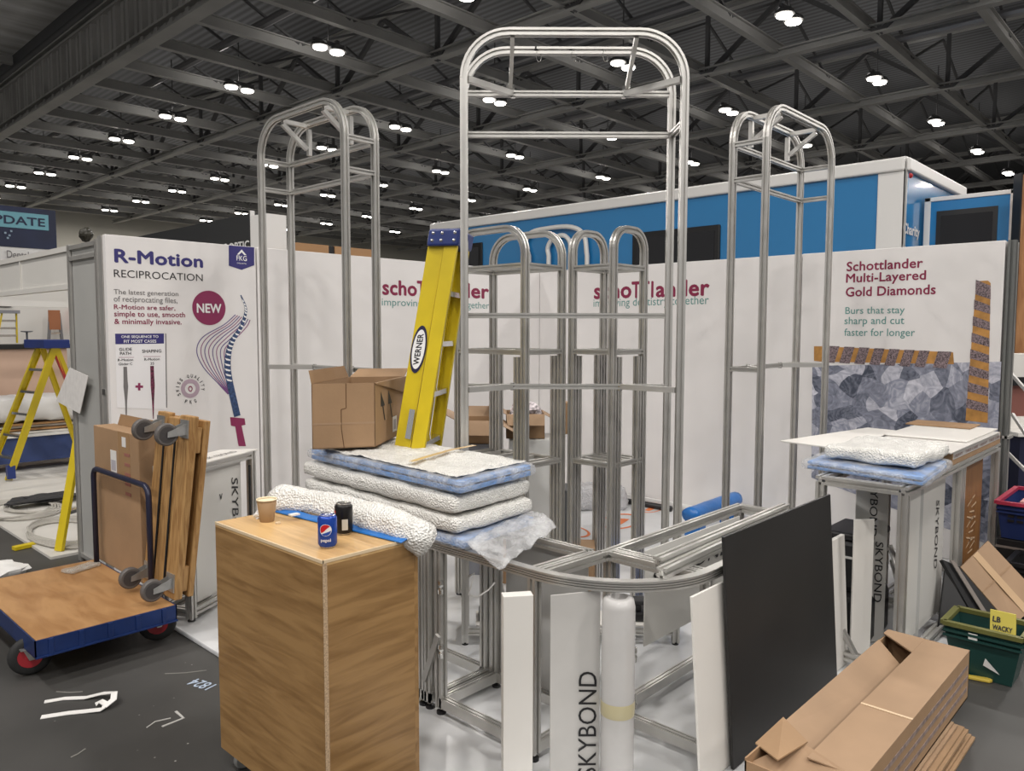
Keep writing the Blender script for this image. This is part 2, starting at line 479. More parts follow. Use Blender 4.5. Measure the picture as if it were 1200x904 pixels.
# ================================================================ stand walls (graphic panels)
WT = 2.395
def wall_panel_Y(x0, x1, label, group=None):
    t = thing('graphic_panel', label, 'display panel', ((x0 + x1) / 2, 0.03, 0), 0, group)
    MB().box((x0 + .006, 0.0, .03), (x1 - .006 + (.05 if x1 == 0 else 0), .05, WT)).build('fabric_face', WHITE, t, bevel=.004)
    f = MB()
    for x in (x0 + .03, x1 - .03): f.box((x - .03, .05, .0), (x + .03, .13, WT - .005))
    f.box((x0 + .06, .05, WT - .065), (x1 - .06, .13, WT - .005)); f.box((x0 + .06, .05, .0), (x1 - .06, .13, .06))
    f.build('panel_frame', ALU_D, t)
    return t
def wall_panel_X(y0, y1, label, group=None):
    t = thing('graphic_panel', label, 'display panel', (0.03, (y0 + y1) / 2, 0), 0, group)
    MB().box((0.0, y0 + .006, .03), (.05, y1 - .006, WT)).build('fabric_face', WHITE, t, bevel=.004)
    f = MB()
    for y in (y0 + .03, y1 - .03): f.box((.05, y - .03, .0), (.13, y + .03, WT - .005))
    f.box((.05, y0 + .06, WT - .065), (.13, y1 - .06, WT - .005)); f.box((.05, y0 + .06, 0), (.13, y1 - .06, .06))
    f.build('panel_frame', ALU_D, t)
    return t
XL, XS = -4.47, -3.36
pm = wall_panel_Y(XL, XS, 'white lightbox panel headed R-Motion RECIPROCATION at the left end of the back wall')
pl_ = wall_panel_Y(XS, 0.0, 'plain white left back-wall panel with a schottlander logo behind the yellow ladder')
YS, YE = -2.92, -4.39
pr_ = wall_panel_X(YS, 0.0, 'white right-hand back-wall panel with the fully visible schottlander logo')
pd = wall_panel_X(YE, YS, 'right end panel headed Schottlander Multi-Layered Gold Diamonds over a crystal picture')

UX, UZ = V((1, 0, 0)), V((0, 0, 1)); UXr = V((0, -1, 0))
def tY(body, x0, yb0, x1, yb1, hpx, m, parent, bold=0.0, shear=0.0, name='lettering'):
    a = atY(x0, yb0, 0.0); b = atY(x1, yb1, 0.0); c = atY(x0, yb0 - hpx, 0.0)
    O = V((a.x, 0, (a.z + b.z) / 2))
    return text(name, body, m, O, UX, UZ, w=b.x - a.x, h=c.z - a.z, parent=parent, bold=bold, shear=shear, anchor='bottom')
def tX(body, x0, yb0, x1, yb1, hpx, m, parent, bold=0.0, shear=0.0, name='lettering'):
    a = atX(x0, yb0, 0.0); b = atX(x1, yb1, 0.0); c = atX(x0, yb0 - hpx, 0.0)
    O = V((0, a.y, (a.z + b.z) / 2))
    return text(name, body, m, O, UXr, UZ, w=a.y - b.y, h=c.z - a.z, parent=parent, bold=bold, shear=shear, anchor='bottom')
def polyY(pts, m, parent, name, lift=.001, th=.0008):
    q = [V((atY(x, y, 0).x, -lift, atY(x, y, 0).z)) for x, y in pts]
    return MB().prism(q, (0, -th, 0)).build(name, m, parent)
def polyX(pts, m, parent, name, lift=.001, th=.0008):
    q = [V((-lift, atX(x, y, 0).y, atX(x, y, 0).z)) for x, y in pts]
    return MB().prism(q, (-th, 0, 0)).build(name, m, parent)
def strokeY(pts, wpx, m, parent, name, lift=.0012):
    """flat printed stroke through pixel points (with per-point widths) on the left wall"""
    P = [atY(x, y, 0) for x, y in pts]; n = len(P); vs = []
    ws = wpx if isinstance(wpx, (list, tuple)) else [wpx] * n
    for i, p in enumerate(P):
        a = P[max(0, i - 1)]; b = P[min(n - 1, i + 1)]; d = V((b.x - a.x, 0, b.z - a.z)).normalized(); nn = V((-d.z, 0, d.x))
        k = ws[i] * 0.0075 / 2
        vs += [V((p.x, -lift, p.z)) + nn * k, V((p.x, -lift, p.z)) - nn * k]
    return MB().add(vs, [(2 * i, 2 * i + 1, 2 * i + 3, 2 * i + 2) for i in range(n - 1)]).build(name, m, parent)
def spline(pts, n):
    out = []; P = [V((*p, 0)) for p in pts]; P = [P[0] * 2 - P[1]] + P + [P[-1] * 2 - P[-2]]
    for i in range(1, len(P) - 2):
        for k in range(n):
            t = k / n; a, b, c, d = P[i - 1:i + 3]
            q = 0.5 * ((2 * b) + (c - a) * t + (2 * a - 5 * b + 4 * c - d) * t * t + (3 * b - a - 3 * c + d) * t ** 3)
            out.append((q.x, q.y))
    out.append((P[-2].x, P[-2].y)); return out

# --- R-Motion print
tY('R-Motion', 134, 308.5, 238, 313.8, 16.5, NAVY, pm, 0.035)
tY('RECIPROCATION', 133.5, 325.5, 237.6, 329.3, 9.0, INK, pm, 0.0)
for body, x0, y0, x1, y1, h, c, bo in (('The latest generation', 133.4, 347.0, 209, 348.6, 7.6, GREYINK, 0.004), ('of reciprocating files,', 133.4, 356.0, 208, 357.2, 8.8, GREYINK, 0.004),
                                        ('R-Motion are safer,', 133.6, 363.6, 205.5, 364.6, 6.6, MAROON, 0.014), ('simple to use, smooth', 133.8, 373.6, 217, 373.6, 8.6, MAROON, 0.014),
                                        ('& minimally invasive.', 134, 382.0, 213.0, 382.3, 8.4, MAROON, 0.014)):
    tY(body, x0, y0, x1, y1, h, c, pm, bo)
cc = atY(245, 361, 0); rr = 0.128
MB().prism([V((cc.x + rr * math.cos(2 * PI * i / 40), -.001, cc.z + rr * math.sin(2 * PI * i / 40))) for i in range(40)], (0, -.001, 0)).build('new_badge', PLUM, pm)
text('lettering', 'NEW', WINK, V((cc.x, 0, cc.z - .035)), UX, UZ, w=.19, h=.07, parent=pm, bold=.03, align='C', lift=.003)
polyY([(268, 287.6), (297.8, 290), (297.8, 311), (283, 316.4), (268, 311.5)], NAVY, pm, 'brand_badge')
tY('FKG', 277, 305.5, 289, 306.2, 6, WINK, pm, 0.01).location.y -= .002; polyY([(277.5, 298.5), (283, 292.5), (288.5, 299.2), (286, 299), (283, 295.8), (280, 298.6)], WINK, pm, 'chevron', .0025)
tY('SWISS DENTAL', 277.5, 309.2, 288.8, 309.9, 1.4, WINK, pm, 0.0).location.y -= .002
# waves
for k in range(8):
    t = k / 7
    pts = spline([(279 + 17 * t - 3, 369 + 6 * t), (262 + 27 * t, 381 + 2 * t), (238 + 38 * t, 395 + 2 * t), (230.5 + 33 * t, 411 - 2 * t), (238 + 26 * t, 430 - 2 * t), (256 + 12 * t, 450), (267 + 2 * t, 462)], 6)
    strokeY(pts, 0.9, mat('wave_ink_%d' % (k % 2), ((0.10, 0.06, 0.22), (0.25, 0.08, 0.20))[k % 2], .5), pm, 'wave_line', .001 + .0001 * k)
FILEB = mat('file_blue', (0.04, 0.07, 0.16), 0.4, nz=(60, .6))
cen = spline([(282, 346), (287, 358), (287.5, 368), (282, 384), (273, 398), (268, 412), (266.5, 430), (269, 448), (273, 466), (278, 488)], 6)
strokeY(cen, [1.2 + 6.0 * min(1, i / 36) for i in range(len(cen))], FILEB, pm, 'rotary_file_picture', .002)
tooth = MB()
for i in range(3, len(cen) - 12, 2):
    x, y = cen[i]; w = 1.2 + 5.2 * min(1, i / 36)
    tooth.add([atY(x - w * .6, y - 1.2, 0) - V((0, .0032, 0)), atY(x + w * .6, y + 1.0, 0) - V((0, .0032, 0)), atY(x + w * .4, y + 2.4, 0) - V((0, .0032, 0)), atY(x - w * .3, y + 1.6, 0) - V((0, .0032, 0))], [(0, 1, 2, 3)])
tooth.build('file_flutes', WINK, pm)
polyY([(269.5, 489), (286.5, 490.5), (287.5, 498), (283, 499), (288, 523), (279.5, 523), (275.5, 500), (270.5, 499)], PLUM, pm, 'file_handle_picture', .0015)
# sequence box
polyY([(134.8, 391.2), (193.5, 391.6), (194.8, 480), (137, 478)], mat('pale_print', (0.76, 0.75, 0.76), .6), pm, 'sequence_box', .0008)
polyY([(134.8, 391.2), (192, 391), (192, 402.8), (135.2, 403.6)], NAVY, pm, 'sequence_header', .0016)
strokeY([(194, 391), (195.2, 478)], 1.0, GREYINK, pm, 'box_edge', .0018)
tY('ONE SEQUENCE TO', 142, 396.9, 185.5, 396.6, 3.6, WINK, pm, .015).location.y -= .002
tY('FIT MOST CASES', 145, 402.2, 183, 401.7, 3.6, WINK, pm, .015).location.y -= .002
for body, x0, y, x1, h, b in (('GLIDE', 139.5, 411.3, 154.5, 3.6, .015), ('PATH', 140.5, 416.2, 153.5, 3.6, .015), ('SHAPING', 166.5, 413.5, 189, 3.8, .015), ('R-Motion', 138, 423.4, 156, 3, .01), ('Glider C', 139, 428.2, 155, 3, .01), ('R-Motion', 169, 422.6, 187, 3, .01), ('25', 176, 427.6, 180.5, 3, .01)):
    q = tY(body, x0, y, x1, y, h, INK, pm, b); q.location.y -= .0012
strokeY([(139, 419), (157, 419)], .35, PLUM, pm, 'rule', .0022); strokeY([(168, 418), (188, 418)], .35, PLUM, pm, 'rule', .0022)
strokeY([(146.6, 430), (147, 446), (147.3, 453), (147.6, 470), (148, 492)], [3.2, 3.6, 4.2, 2.0, .6], GREYINK, pm, 'glider_file_picture', .0022)
strokeY([(178, 429), (178.4, 440), (178.8, 452), (179.2, 470), (179.6, 491)], [3.4, 3.4, 3.8, 2.0, .6], mat('file_maroon', (.12, .02, .05), .5, nz=(70, .8)), pm, 'shaping_file_picture', .0022)
strokeY([(158.5, 453.2), (167.5, 453.4)], 2.2, PLUM, pm, 'plus_sign', .0022); strokeY([(163, 449), (163, 457.8)], 2.2, PLUM, pm, 'plus_sign', .0023)
# swiss quality roundel
cq = atY(223, 455.5, 0)
ring = MB()
for i in range(32):
    a, b = 2 * PI * i / 32, 2 * PI * (i + 1) / 32
    ring.add([V((cq.x + r * math.cos(q), -.0012, cq.z + r * math.sin(q))) for r, q in ((.04, a), (.07, a), (.07, b), (.04, b))], [(0, 1, 2, 3)])
ring.build('roundel', mat('mauve_print', (.42, .32, .38), .6), pm)
text('lettering', 'O', PLUM, V((cq.x, 0, cq.z - .022)), UX, UZ, w=.034, h=.044, parent=pm, bold=.03, align='C')
for s, a0, st in (('SWISS QUALITY', 205, -17.6), ('FKG', 250, 20)):
    for i, ch in enumerate(s):
        if ch == ' ': continue
        a = R(a0 + st * i); rad = V((math.cos(a), 0, math.sin(a))); tan = V((math.sin(a), 0, -math.cos(a)))
        if s == 'FKG': tan = -tan; up_ = -rad; base = V((cq.x, 0, cq.z)) + rad * .112
        else: up_ = rad; base = V((cq.x, 0, cq.z)) + rad * .082
        text('lettering', ch, INK, base, tan, up_, w=.016 if ch != 'I' else .005, h=.026, parent=pm, bold=.02, align='C')
# --- schottlander logos
def logo(fn, parent, xa, ya, xb, yb, h):
    n = 12.0
    L = lambda t: (xa + (xb - xa) * t, ya + (yb - ya) * t)
    for s, t0, t1, hh in (('scho', 0, .325, h), ('l', .495, .515, h), ('ander', .535, 1.0, h)):
        a, b = L(t0), L(t1)
        fn(s, a[0], a[1], b[0], b[1], hh, MAROON, parent, .03, name='logo_lettering')
    for t0, t1 in ((.325, .405), (.40, .48)):
        a, b = L(t0), L(t1); fn('T', a[0], a[1], b[0], b[1], h * 1.0, MAROON, parent, .025, name='logo_lettering')
logo(tX, pr_, 696, 351.0, 831.5, 347.0, 19.5)
tX('improving dentistry together', 695.5, 362.5, 830.5, 360.0, 12.0, TEAL, pr_, .0)
logo(tY, pl_, 448, 346.0, 573, 350.5, 18.5)
tY('improving dentistry together', 447.5, 361.5, 573, 364.0, 11.5, TEAL, pl_, .0)
# --- gold diamonds print
for body, x0, y0, x1, y1, h in (('Schottlander', 992, 318.2, 1081.5, 314.0, 11.2), ('Multi-Layered', 991.3, 334.6, 1085, 331.8, 13.8), ('Gold Diamonds', 991, 347.4, 1096.5, 345.8, 11.2)):
    tX(body, x0, y0, x1, y1, h, MAROON, pd, .02)
for body, x0, y0, x1, y1, h in (('Burs that stay', 990.5, 370.6, 1060, 370.0, 10.5), ('sharp and cut', 989.5, 382.4, 1059.5, 383.4, 11.3), ('faster for longer', 989.3, 395.6, 1072, 398.0, 11.3)):
    tX(body, x0, y0, x1, y1, h, TEAL, pd, .004)
def crystal_material():
    m = bpy.data.materials.new('crystal_print'); m.use_nodes = True
    nt = m.node_tree; b = nt.nodes['Principled BSDF']; b.inputs['Roughness'].default_value = .6
    tc = nt.nodes.new('ShaderNodeTexCoord'); n = nt.nodes.new('ShaderNodeTexNoise'); n.inputs['Scale'].default_value = 2.2; n.inputs['Detail'].default_value = 2
    nt.links.new(tc.outputs['Object'], n.inputs['Vector'])
    mx = nt.nodes.new('ShaderNodeMixRGB'); mx.inputs[0].default_value = .18
    nt.links.new(tc.outputs['Object'], mx.inputs[1]); nt.links.new(n.outputs['Color'], mx.inputs[2])
    v = nt.nodes.new('ShaderNodeTexVoronoi'); v.inputs['Scale'].default_value = 9.0
    nt.links.new(mx.outputs[0], v.inputs['Vector'])
    n2 = nt.nodes.new('ShaderNodeTexNoise'); n2.inputs['Scale'].default_value = 14; n2.inputs['Detail'].default_value = 4; n2.inputs['Distortion'].default_value = 2.5
    nt.links.new(mx.outputs[0], n2.inputs['Vector'])
    ad = nt.nodes.new('ShaderNodeMixRGB'); ad.inputs[0].default_value = .5
    nt.links.new(v.outputs['Color'], ad.inputs[1]); nt.links.new(n2.outputs['Fac'], ad.inputs[2])
    bw = nt.nodes.new('ShaderNodeRGBToBW'); nt.links.new(ad.outputs[0], bw.inputs[0])
    r = nt.nodes.new('ShaderNodeValToRGB'); e = r.color_ramp.elements
    e[0].position = .25; e[0].color = (.05, .06, .09, 1); e[1].position = .78; e[1].color = (.66, .66, .73, 1)
    q = e.new(.5); q.color = (.25, .265, .335, 1)
    nt.links.new(bw.outputs[0], r.inputs[0]); nt.links.new(r.outputs[0], b.inputs['Base Color'])
    return m
polyX([(952, 429), (1173.5, 424), (1163, 640), (951, 560)], crystal_material(), pd, 'crystal_picture', .0008)
GOLD = mat('gold_print', (0.40, 0.20, 0.05), .5, nz=(14, .3)); PEB = mat('pebble_print', (0.16, 0.12, 0.13), .6, nz=(110, .95))
polyX([(954, 406), (962, 406), (1117, 413), (1118, 427), (962, 424), (954, 423)], GOLD, pd, 'bur_picture', .0016)
mb = MB()
for i in range(8):
    x = 972 + i * 17.6 + (4 if i == 7 else 0); y = 406 + (x - 962) * .05
    w = 12 if i < 7 else 16
    mb.prism([V((-.0025, q.y, q.z)) for q in (atX(a, b, 0) for a, b in ((x, y - 1), (x + w, y - .5), (x + w - 6, y + 19), (x - 6, y + 18)))], (-.0008, 0, 0))
mb.build('bur_grit', PEB, pd)
polyX([(1144, 332), (1147, 329.5), (1158, 329), (1161, 332), (1157.5, 496), (1131.5, 493)], GOLD, pd, 'bur_picture', .0016)
mb = MB()
for i in range(8):
    y = 334 + i * 19.3 - (4 if i == 0 else 0); x = 1144 - (y - 332) * .078; x2 = 1161 - (y - 332) * .022; h = 11 if i else 17
    mb.prism([V((-.0025, q.y, q.z)) for q in (atX(a, b, 0) for a, b in ((x - .5, y - 2), (x2, y + 5), (x2, y + h + 4), (x - 1, y + h - 2)))], (-.0008, 0, 0))
mb.build('bur_grit', PEB, pd)
# dark end post of the right wall
t = thing('wall_end_post', 'dark grey square post closing the right end of the Gold Diamonds panel', 'post', (0.05, YE - .035, 0))
MB().bar((0.03, YE - .035, 0), (0.03, YE - .035, WT), .05, .06, N=(1, 0, 0), sec=slot(.06, .05)).build('upright', mat('dark_grey_post', (.16, .165, .16), .4, .4), t)
MB().bar((0.10, YE - .03, 0), (0.10, YE - .03, WT - .01), .05, .06, N=(1, 0, 0), sec=slot(.06, .05)).build('upright', ALU_D, t)
MB().box((0.0, YE - .075, .98), (.13, YE - .003, 1.0)).build('clamp', ALU_D, t)
# white skirting cable cover along the right wall
tag(MB().bar((-.06, -.35, .10), (-.06, -2.85, .10), .02, .02).build('conduit', WPAINT), 'thin white conduit low along the foot of the right wall', 'conduit')

# ================================================================ aluminium arch towers
def P3(p, z): return V((p[0], p[1], z))
def lerp(a, b, t): return V(a) + (V(b) - V(a)) * t
def arch_path(a, c, zs, zt, n=10):
    """posts end at zs; quarter curves up to a straight top at zt"""
    a = V((a[0], a[1], 0)); c = V((c[0], c[1], 0)); d = (c - a).normalized(); r = zt - zs; pts = []
    for i in range(n + 1):
        q = PI / 2 * i / n; pts.append(a + d * (r - r * math.cos(q)) + V((0, 0, zs + r * math.sin(q))))
    for i in range(n + 1):
        q = PI / 2 * i / n; pts.append(c - d * (r - r * math.sin(q)) + V((0, 0, zs + r * math.cos(q))))
    return pts
def arch_tower(name, label, A, C, B, D, z0, zs, zt, w=.036, group=None, ends=(), longs=(), fronts=(), braced=(), struts=True, shelf=(), inner=None, base=None, m=ALU):
    """arches stand in the planes A-C and B-D; ends: heights of rails A-B and C-D; longs: B-D; fronts: A-C"""
    ctr = (V((A[0], A[1], 0)) + V((D[0], D[1], 0))) / 2
    t = thing(name, label, 'display frame', (ctr.x, ctr.y, z0), 0, group)
    dep = (V((B[0] - A[0], B[1] - A[1], 0))).normalized(); lng = (V((C[0] - A[0], C[1] - A[1], 0))).normalized()
    L = (V((C[0] - A[0], C[1] - A[1], 0))).length; r = zt - zs
    for p in (A, C, B, D):
        MB().bar(P3(p, z0 + .012), P3(p, zs), w, w, N=dep, sec=slot(w)).build('post', m, t)
        MB().lathe([(.018, 0), (.018, .008), (.006, .012), (.006, .02)], P3(p, z0), n=12).build('foot', BLACK, t)
    for a, c in ((A, C), (B, D)):
        MB().sweep(slot(w), arch_path(a, c, zs, zt), N=dep).build('arch', m, t)
    S = rect(w * .8, w * .8); h = w / 2
    def rail(a, b, z, nm='rail', sec=None, k=.8):
        d = (V((b[0] - a[0], b[1] - a[1], 0))).normalized() * h
        MB().sweep(sec or slot(w * k), [P3(a, z) + d, P3(b, z) - d], N=(0, 0, 1)).build(nm, m, t)
    for z in ends: rail(A, B, z); rail(C, D, z)
    for z in longs: rail(B, D, z)
    for z in fronts: rail(A, C, z)
    for z in braced:
        rail(B, D, z)
        for p, q, s in ((A, B, 1), (C, D, -1)):
            e = P3(q, z) + lng * s * min(.27, L * .3)
            a = P3(p, z) + (e - P3(p, z)).normalized() * h * 1.2
            MB().bar(a, e - (e - a).normalized() * .012, w * .8).build('corner_brace', m, t)
            MB().cyl(e - V((0, 0, w * .55)), e + V((0, 0, w * .55)), .014, 10).build('bolt', ALU_B, t)
    if struts:
        for p, q, s in ((A, B, 1), (C, D, -1)):
            f = P3(p, zt - h) + lng * s * (r + .02); g = P3(q, zt - h) + lng * s * (r + .02); k = V((g.x, g.y, zs + h))
            if struts == 'drop':
                MB().bar(f, k, w * .9, w * .55, N=lng).build('strut', m, t)
                MB().box((-.016, -.016, -.03), (.016, .016, .03), Matrix.Translation(k)).build('bracket', ALU_B, t)
            else:
                MB().bar(f + dep * h, g - dep * h, w * .7).build('strut', m, t)
                MB().bar(g - V((0, 0, h)), k, w * .7, N=lng).build('strut', m, t)
                MB().bar(f - V((0, 0, .02)) + dep * h, k + V((0, 0, .04)) - dep * h, w * .7, N=lng).build('strut', m, t)
    for z in shelf:
        rail(A, B, z); rail(C, D, z); rail(B, D, z); rail(A, C, z)
        for f in (.14, .36, .64, .86):
            a = lerp(P3(A, z), P3(C, z), f); b = lerp(P3(B, z), P3(D, z), f)
            MB().bar(a + dep * h, b - dep * h, w * .5).build('shelf_bar', m, t)
    if inner:
        for p, sx, sy in ((A, 1, 1), (C, -1, 1), (B, 1, -1), (D, -1, -1)):
            o = P3(p, 0) + lng * sx * .055 + dep * sy * .0
            MB().bar(o + V((0, 0, z0 + .02)), o + V((0, 0, inner)), w, w, N=dep, sec=slot(w)).build('lower_post', m, t)
    return t
def scl(p, f): return (CAM.x + (p[0] - CAM.x) * f, CAM.y + (p[1] - CAM.y) * f)
def scz(z, f): return CH + (z - CH) * f
FL, FR = scl((-3.672, -2.688), 1.03), scl((-2.902, -3.503), 1.03)
nd = V((.70, .715, 0)) * .27
RL, RR = (FL[0] + nd.x, FL[1] + nd.y), (FR[0] + nd.x, FR[1] + nd.y)
zr = [hz(RL, 110), hz(RL, 158), hz(RL, 370), hz(RL, 453)]
ba = arch_tower('wide_arch_tower', 'tallest wide aluminium arch frame standing in the middle of the stand', FL, FR, RL, RR, .03, 3.06, 3.295, .038, None,
                ends=(zr[1], .10), longs=(zr[1], zr[2]), fronts=(.10,), braced=(zr[0], zr[3]), struts='drop')
for px in (628, 669, 706):
    q = atX(px, 57, lerp(P3(RL, 0), P3(RR, 0), (px - 548) / 237).x)
    hk = MB(); hk.box((q.x - .014, q.y - .012, q.z - .012), (q.x + .014, q.y - .0, q.z + .006))
    hk.build('clip', BLACK, ba)
    MB().tube([(q.x + .022 * math.sin(a * .63), q.y - .02, q.z - .045 + .03 * math.cos(a * .63)) for a in range(10)], .0022, 6).build('ring', ALU_B, ba)
tl = [(-3.70, -.713), (-3.70, -1.69), (-3.48, -.713), (-3.48, -1.69)]
arch_tower('arch_tower', 'tall narrow aluminium arch tower nearest the R-Motion panel', *tl, .03, 2.91, 3.14, .038, 'tall side towers',
           ends=(2.90, 2.71, .1), longs=(2.71, 2.90), braced=(1.496,))
tr_ = [(-1.845, -3.451), (-.805, -3.451), (-1.845, -3.23), (-.805, -3.23)]
arch_tower('arch_tower', 'tall narrow aluminium arch tower in front of the Gold Diamonds panel', *tr_, .03, 2.93, 3.15, .038, 'tall side towers',
           ends=(2.92, 2.70, 1.505, .1), longs=(2.70, 2.92), braced=(1.505,))
SF = 1.12
for lab, P_, zsp, (run) in (('small aluminium arch shelf tower, left of the pair, arches running away to the left', ((-3.424, -2.887), (-3.424, -2.375), (-3.122, -2.887), (-3.14, -2.375)), 2.15, 0),
                     ('small aluminium arch shelf tower, right of the pair, arches running away to the right', ((-3.086, -2.935), (-2.80, -2.935), (-3.086, -3.205), (-2.80, -3.205)), 2.18, 1)):
    arch_tower('shelf_tower', lab, *[scl(p, SF) for p in P_], .03, scz(zsp, SF), scz(2.29, SF), .039, 'small shelf towers', ends=(scz(2.09, SF),), longs=(scz(2.09, SF),), fronts=(scz(2.09, SF),),
               struts=False, shelf=(scz(1.635, SF), scz(1.03, SF)), inner=scz(1.61, SF))

# ================================================================ aluminium counters
def frame_parts(t, post_xy, rails, z0, zt, w=.04, feet=True, nm='post'):
    for x, y in post_xy:
        MB().bar((x, y, z0 + .03), (x, y, zt - w), w, w, N=(1, 0, 0), sec=slot(w)).build(nm, ALU, t)
        if feet: MB().lathe([(.022, 0), (.022, .012), (.007, .016), (.007, .04)], (x, y, z0), n=12).build('foot', BLACK, t)
def rail(t, a, b, w=.04, h=.04, nm='rail', m=ALU, sec=None):
    MB().sweep(sec or slot(h, w), [V(a), V(b)], N=(0, 0, 1)).build(nm, m, t)
ZT = .815; w = .04
xo, xi = -4.185, -3.83           # left arm: outer and inner line
yo, yi = -4.135, -3.69           # right arm
yc, xc = -3.63, -3.735           # where the curve starts and ends
mc = thing('counter_frame', 'curved corner counter frame of bare slotted aluminium in the foreground', 'counter frame', (-3.9, -3.7, .03))
z0 = .03
frame_parts(mc, [(xo, -3.075), (xo, yc), (xi, -3.075), (xi, -2.0), (xo, -2.0), (xc, yo), (xc - .03, yi), (-2.58, yo), (-2.58, yi)], None, z0, ZT)
frame_parts(mc, [(xo, -3.0), (xi, -3.0), (xo, -2.955)], None, z0, ZT)
zt = ZT - w / 2; zb = .085
tri = lambda hh, ww: slot2(hh, ww)
def toprail(pts, nm='top_rail'):
    # face with three grooves
    sec = [(-.02, -.02), (.02, -.02), (.02, .02), (-.02, .02)]
    g = []
    for s in (-.0095, 0, .0095): g += [(s - .0022, .02), (s - .0022, .010), (s + .0022, .010), (s + .0022, .02)]
    sec = [(-.02, -.02), (.02, -.02), (.02, .02)] + list(reversed(g)) + [(-.02, .02)]
    sec2 = sec
    return MB().sweep(sec2, pts, N=(0, 0, 1)).build(nm, ALU, mc)
toprail([(xo, -1.98, zt), (xo, yc, zt)])
curve = []
for i in range(25):
    a = PI / 2 * i / 24
    curve.append((xc - (xc - xo) * math.cos(a), yc - (yc - yo) * math.sin(a), zt))
toprail(curve, 'curved_top_rail')
toprail([(xc, yo, zt), (-2.56, yo, zt)])
for a, b in (((xi, -1.98), (xi, yi + .05)), ((xc - .08, yi), (-2.56, yi)), ((xo + .02, -3.62), (xi - .0, yi + .05)), ((xo + .02, -3.665), (xi + .02, yi + .005)), ((xc - .045, yi - .02), (xc - .045, yo + .02)), ((xc - .0, yi - .02), (xc - .0, yo + .02)),
             ((-2.58, yi - .02), (-2.58, yo + .02)), ((xo, -2.0), (xi, -2.0)), ((xo + .02, -3.02), (xi - .02, -3.02)), ((xo + .02, -3.075), (xi - .02, -3.075))):
    rail(mc, (*a, zt), (*b, zt), nm='cross_rail')
for a, b in (((xo, -3.075), (xo, yc)), ((xi, -2.0), (xi, -3.64)), ((xo, -2.0), (xo, -3.02)), ((xo + .02, -3.075), (xi - .02, -3.075)), ((xo + .02, -3.02), (xi - .02, -3.02)), ((xc, yo), (-2.58, yo)), ((xc, yi), (-2.58, yi)), ((xo + .02, yc), (xi, yc)), ((xc, yo + .02), (xc, yi - .02))):
    rail(mc, (*a, zb), (*b, zb), nm='bottom_rail', sec=slot2(.045, .04))
for p in ((xo - .022, -3.10, .62), (xo - .022, -3.10, .33), (xc - .09, -3.86, .42), (xc - .09, -3.86, .22)):
    MB().lathe([(.012, -.03), (.014, -.01), (.009, 0), (.014, .012), (.012, .03)], p, (0, 0, 1), 12).build('lock', ALU_B, mc)
# grey lining board, boards and the roll kept inside the counter
def board(name, label, a, b, z0, z1, th, m, txt=None, cat='board', n_off=1, tilt=(0, 0), group=None):
    a = V((a[0], a[1], 0)); b = V((b[0], b[1], 0)); d = (b - a).normalized(); n = V((d.y, -d.x, 0)) * n_off
    tv = V((tilt[0], tilt[1], 0))
    mb = MB(); q = [a, b, b - n * th, a - n * th]
    mb.hexa([p + V((0, 0, z0)) for p in q] + [p + V((0, 0, z1)) + tv for p in q])
    o = mb.build(name, m, None, bevel=.0015, origin=((a + b) / 2 + V((0, 0, z0))))
    tag(o, label, cat, group)
    if txt:
        s, fx, zz, hh, L, dirn = txt
        up_ = (V((0, 0, z1 - z0)) + tv).normalized()
        O = a + d * ((b - a).length * fx) + V((0, 0, z0)) + up_ * zz
        text('lettering', s, INK, O, up_ * dirn, -d * dirn, w=L, h=hh, parent=o, shear=.18, lift=.003)
    return o
A_, B_ = atd(645, 780, 2.88), atd(703, 780, 2.94)
board('panel_offcut', 'grey white composite panel marked SKYBOND upright behind the curved counter front', A_, B_, .034, .765, .006, mat('pale_grey_composite', (.56, .55, .53), .35, nz=(2, .12)), ('SKYBOND', .93, .0, .075, .42, 1), 'panel')
A_, B_ = atd(590, 700, 2.80), atd(625, 700, 2.82)
o = board('white_board', 'narrow white board standing upright inside the counter beside its left corner post', A_, B_, .055, hz(A_, 700), .05, WBOARD)
A_, B_ = (xi + .0, -3.15), (xi + .0, -3.6)
board('grey_board', 'flat grey panel lining the inner side of the counter left arm', (xi + .03, -3.11), (xi + .03, -3.6), .10, .775, .006, GREYP, None, 'panel', 1)
c = atd(724, 800, 2.9)
t = thing('film_roll', 'upright roll of frosted clear film with a tape band behind the curved counter rail', 'film roll', (c.x, c.y, .031))
MB().lathe([(.030, .0), (.062, .0), (.063, .02), (.0625, .69), (.056, .72), (.035, .727), (.030, .69)], (c.x, c.y, .031), n=32).build('film', mat('frosted_film', (.66, .65, .64), .22, trans=.25, nz=(5, .06)), t, smooth=True)
MB().lathe([(.0635, .275), (.0645, .28), (.0645, .325), (.0635, .33)], (c.x, c.y, .031), n=32, caps=False).build('tape_band', mat('yellowed_tape', (.50, .45, .28), .3), t, smooth=True)
